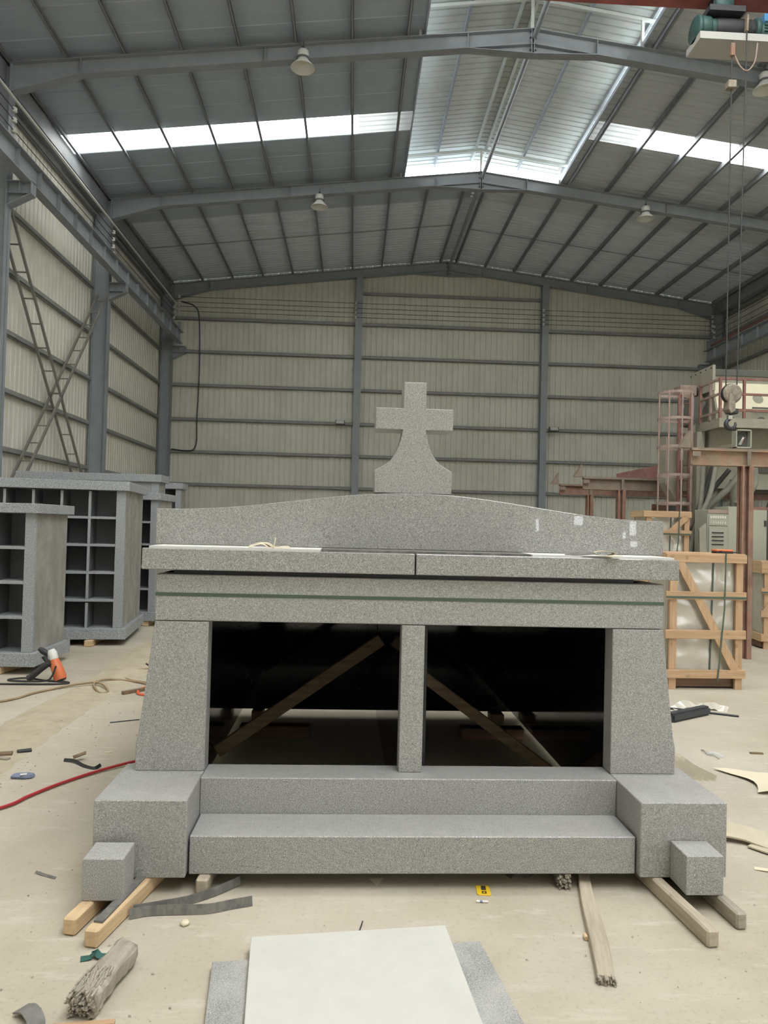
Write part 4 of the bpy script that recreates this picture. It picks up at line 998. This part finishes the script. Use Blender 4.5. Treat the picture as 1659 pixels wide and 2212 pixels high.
MB().lathe([(0, -.095), (.035, -.095), (.035, -.07)], 14, hb, 'y', False).build('pin', HOOKM, cr)
MB().lathe([(.155, -.03), (.162, 0), (.155, .03)], 26, hb, 'y').build('sheave', BLACK, cr)
MB().prism([(hb[0] - .07, 3.98), (hb[0] + .02, 3.98), (hb[0] + .03, 3.70), (hb[0] - .04, 3.66), (hb[0] - .08, 3.72)], hb[1] - .09, hb[1] + .09).build('cheek_plate', HOOKM, cr, .006)
MB().box(hb[0] - .05, hb[0] + .09, hb[1] - .07, hb[1] + .07, 3.66, 3.74).build('crosshead', DARKM, cr, .01)
arc = [(hb[0] - .01, hb[1], 3.68), (hb[0] - .01, hb[1], 3.60)] + [(hb[0] + .0 + .075 * math.cos(a), hb[1], 3.505 + .075 * math.sin(a)) for a in [math.radians(d) for d in range(110, 381, 18)]]
MB().tube(arc, [.026] * 2 + [.026, .028, .03, .033, .036, .038, .038, .036, .034, .032, .03, .028, .025, .022, .018, .014][:len(arc) - 2] , 10).build('hook', DARKM, cr)
MB().box(hb[0] - .055, hb[0] + .015, hb[1] - .04, hb[1] + .03, 3.57, 3.64).build('hook_latch', CHROME, cr, .006)

# ================================================================== FLOOR ITEMS ON THE RIGHT
t = single('black_bar', 'black granite bar with rounded end lying on the floor before the pine crate', 'stone bar', MB().box(0, .62, 0, .10, 0, .085), mat('slate_black', color=(.035, .038, .045), rough=.5), (3.02, 6.70, 0), .56, bevel=.02, seg=2)
single('iron_rod', 'thin dark iron rod poking out beyond the black bar', 'rod', MB().tube([(2.95, 7.35, .01), (3.3, 7.2, .012), (3.78, 6.96, .01)], .011, 6), DARKM)
single('film_scrap', 'crumpled clear film beside the black bar', 'scrap', MB().ribbon(bez([(3.25, 7.2, .01), (3.4, 7.25, .05), (3.5, 7.2, .02), (3.65, 7.25, .04), (3.78, 7.18, .01)], 4), .09, .004, (0, .8, .5)), PLAST, jitter=.008)
single('wood_disc', 'brown wooden disc behind the black bar', 'scrap', MB().lathe([(0, 0), (.07, 0), (.07, .04), (0, .04)], 14, (3.08, 7.42, 0)), BRW)
t = thing('canvas_sling', 'wide beige sling lying flat on the floor beyond the base block', 'sling', (2.0, 4.1, 0))
MB().ribbon(bez([(-.4, .10, .02), (-.1, .10, .05), (.12, .10, .055), (.28, .06, .045), (.40, -.03, .03), (.55, -.16, .014), (.8, -.3, .012)], 6), .14, .010, (.15, 1, .25)).build('band', CANVAS, t)
MB().ribbon(bez([(-.3, .30, .015), (0, .30, .02), (.15, .27, .02), (.22, .20, .012)], 5), .05, .010, (0, 1, .4)).build('band', CANVAS, t)
MB().ribbon(bez([(.30, -.02, .012), (.38, -.12, .012), (.52, -.25, .01), (.75, -.36, .01)], 5), .10, .008, (.3, 1, 0)).build('band', CANVAS, t)
t = thing('canvas_sling', 'bundle of beige sling loops behind the pier foot', 'sling', (2.28, 5.45, 0))
for k in range(4):
    MB().ribbon(bez([(-.5 + .05 * k, .30, .02), (-.1, .22 + .04 * k, .10 + .03 * k), (.10 + .04 * k, .10, .06), (.14 + .05 * k, -.08, .02), (.2 + .05 * k, -.3, .012)], 5), .06, .008, (.3, .6, .6)).build('band', CANVAS, t)
sh = MB(); n = 8
for j in range(n + 1):
    for i in range(n + 1):
        u, v = i / n, j / n; sh.v.append((u * .75 + .08 * math.sin(v * 4), v * .5 - .22 * u, .012 + .035 * max(0, 1 - v * 3) * abs(math.sin(u * 5)) + .01 * math.sin(u * 6 + v * 4) ** 2))
sh.f = [(j * (n + 1) + i, j * (n + 1) + i + 1, (j + 1) * (n + 1) + i + 1, (j + 1) * (n + 1) + i) for j in range(n) for i in range(n)]; sh.smooth = [True] * len(sh.f)
single('paper_sheet', 'cream paper sheet with a ragged curled edge at the picture edge', 'paper', sh, PAPER, (2.80, 4.90, 0))
t = thing('plastic_fringe', 'little tuft of white plastic shreds on the bare floor', 'scrap', (2.87, 5.75, 0))
for k in range(7):
    a = -1.2 + .45 * k
    MB().ribbon([(0, 0, .004), (.06 * math.cos(a), .06 * math.sin(a), .018), (.12 * math.cos(a), .12 * math.sin(a), .005)], .014, .002, (0, 0.3, 1)).build('shred', WHITE, t)
single('wood_chip', 'small dark chip on the bare floor at the picture edge', 'scrap', MB().box(-.05, .05, -.012, .012, 0, .012), BRW, (3.30, 5.80, 0), -.1)
single('paper_scrap', 'white curved scrap on the floor at the picture edge below the sling', 'scrap', MB().ribbon(bez([(2.16, 3.80, .006), (2.22, 3.77, .01), (2.35, 3.74, .004)], 4), .02, .002, (0, 1, .3)), PAPER)
single('wood_chip', 'red brown chip by the sling bundle', 'scrap', MB().box(-.03, .03, -.008, .008, 0, .01), BRW, (2.52, 5.42, 0), -.4)
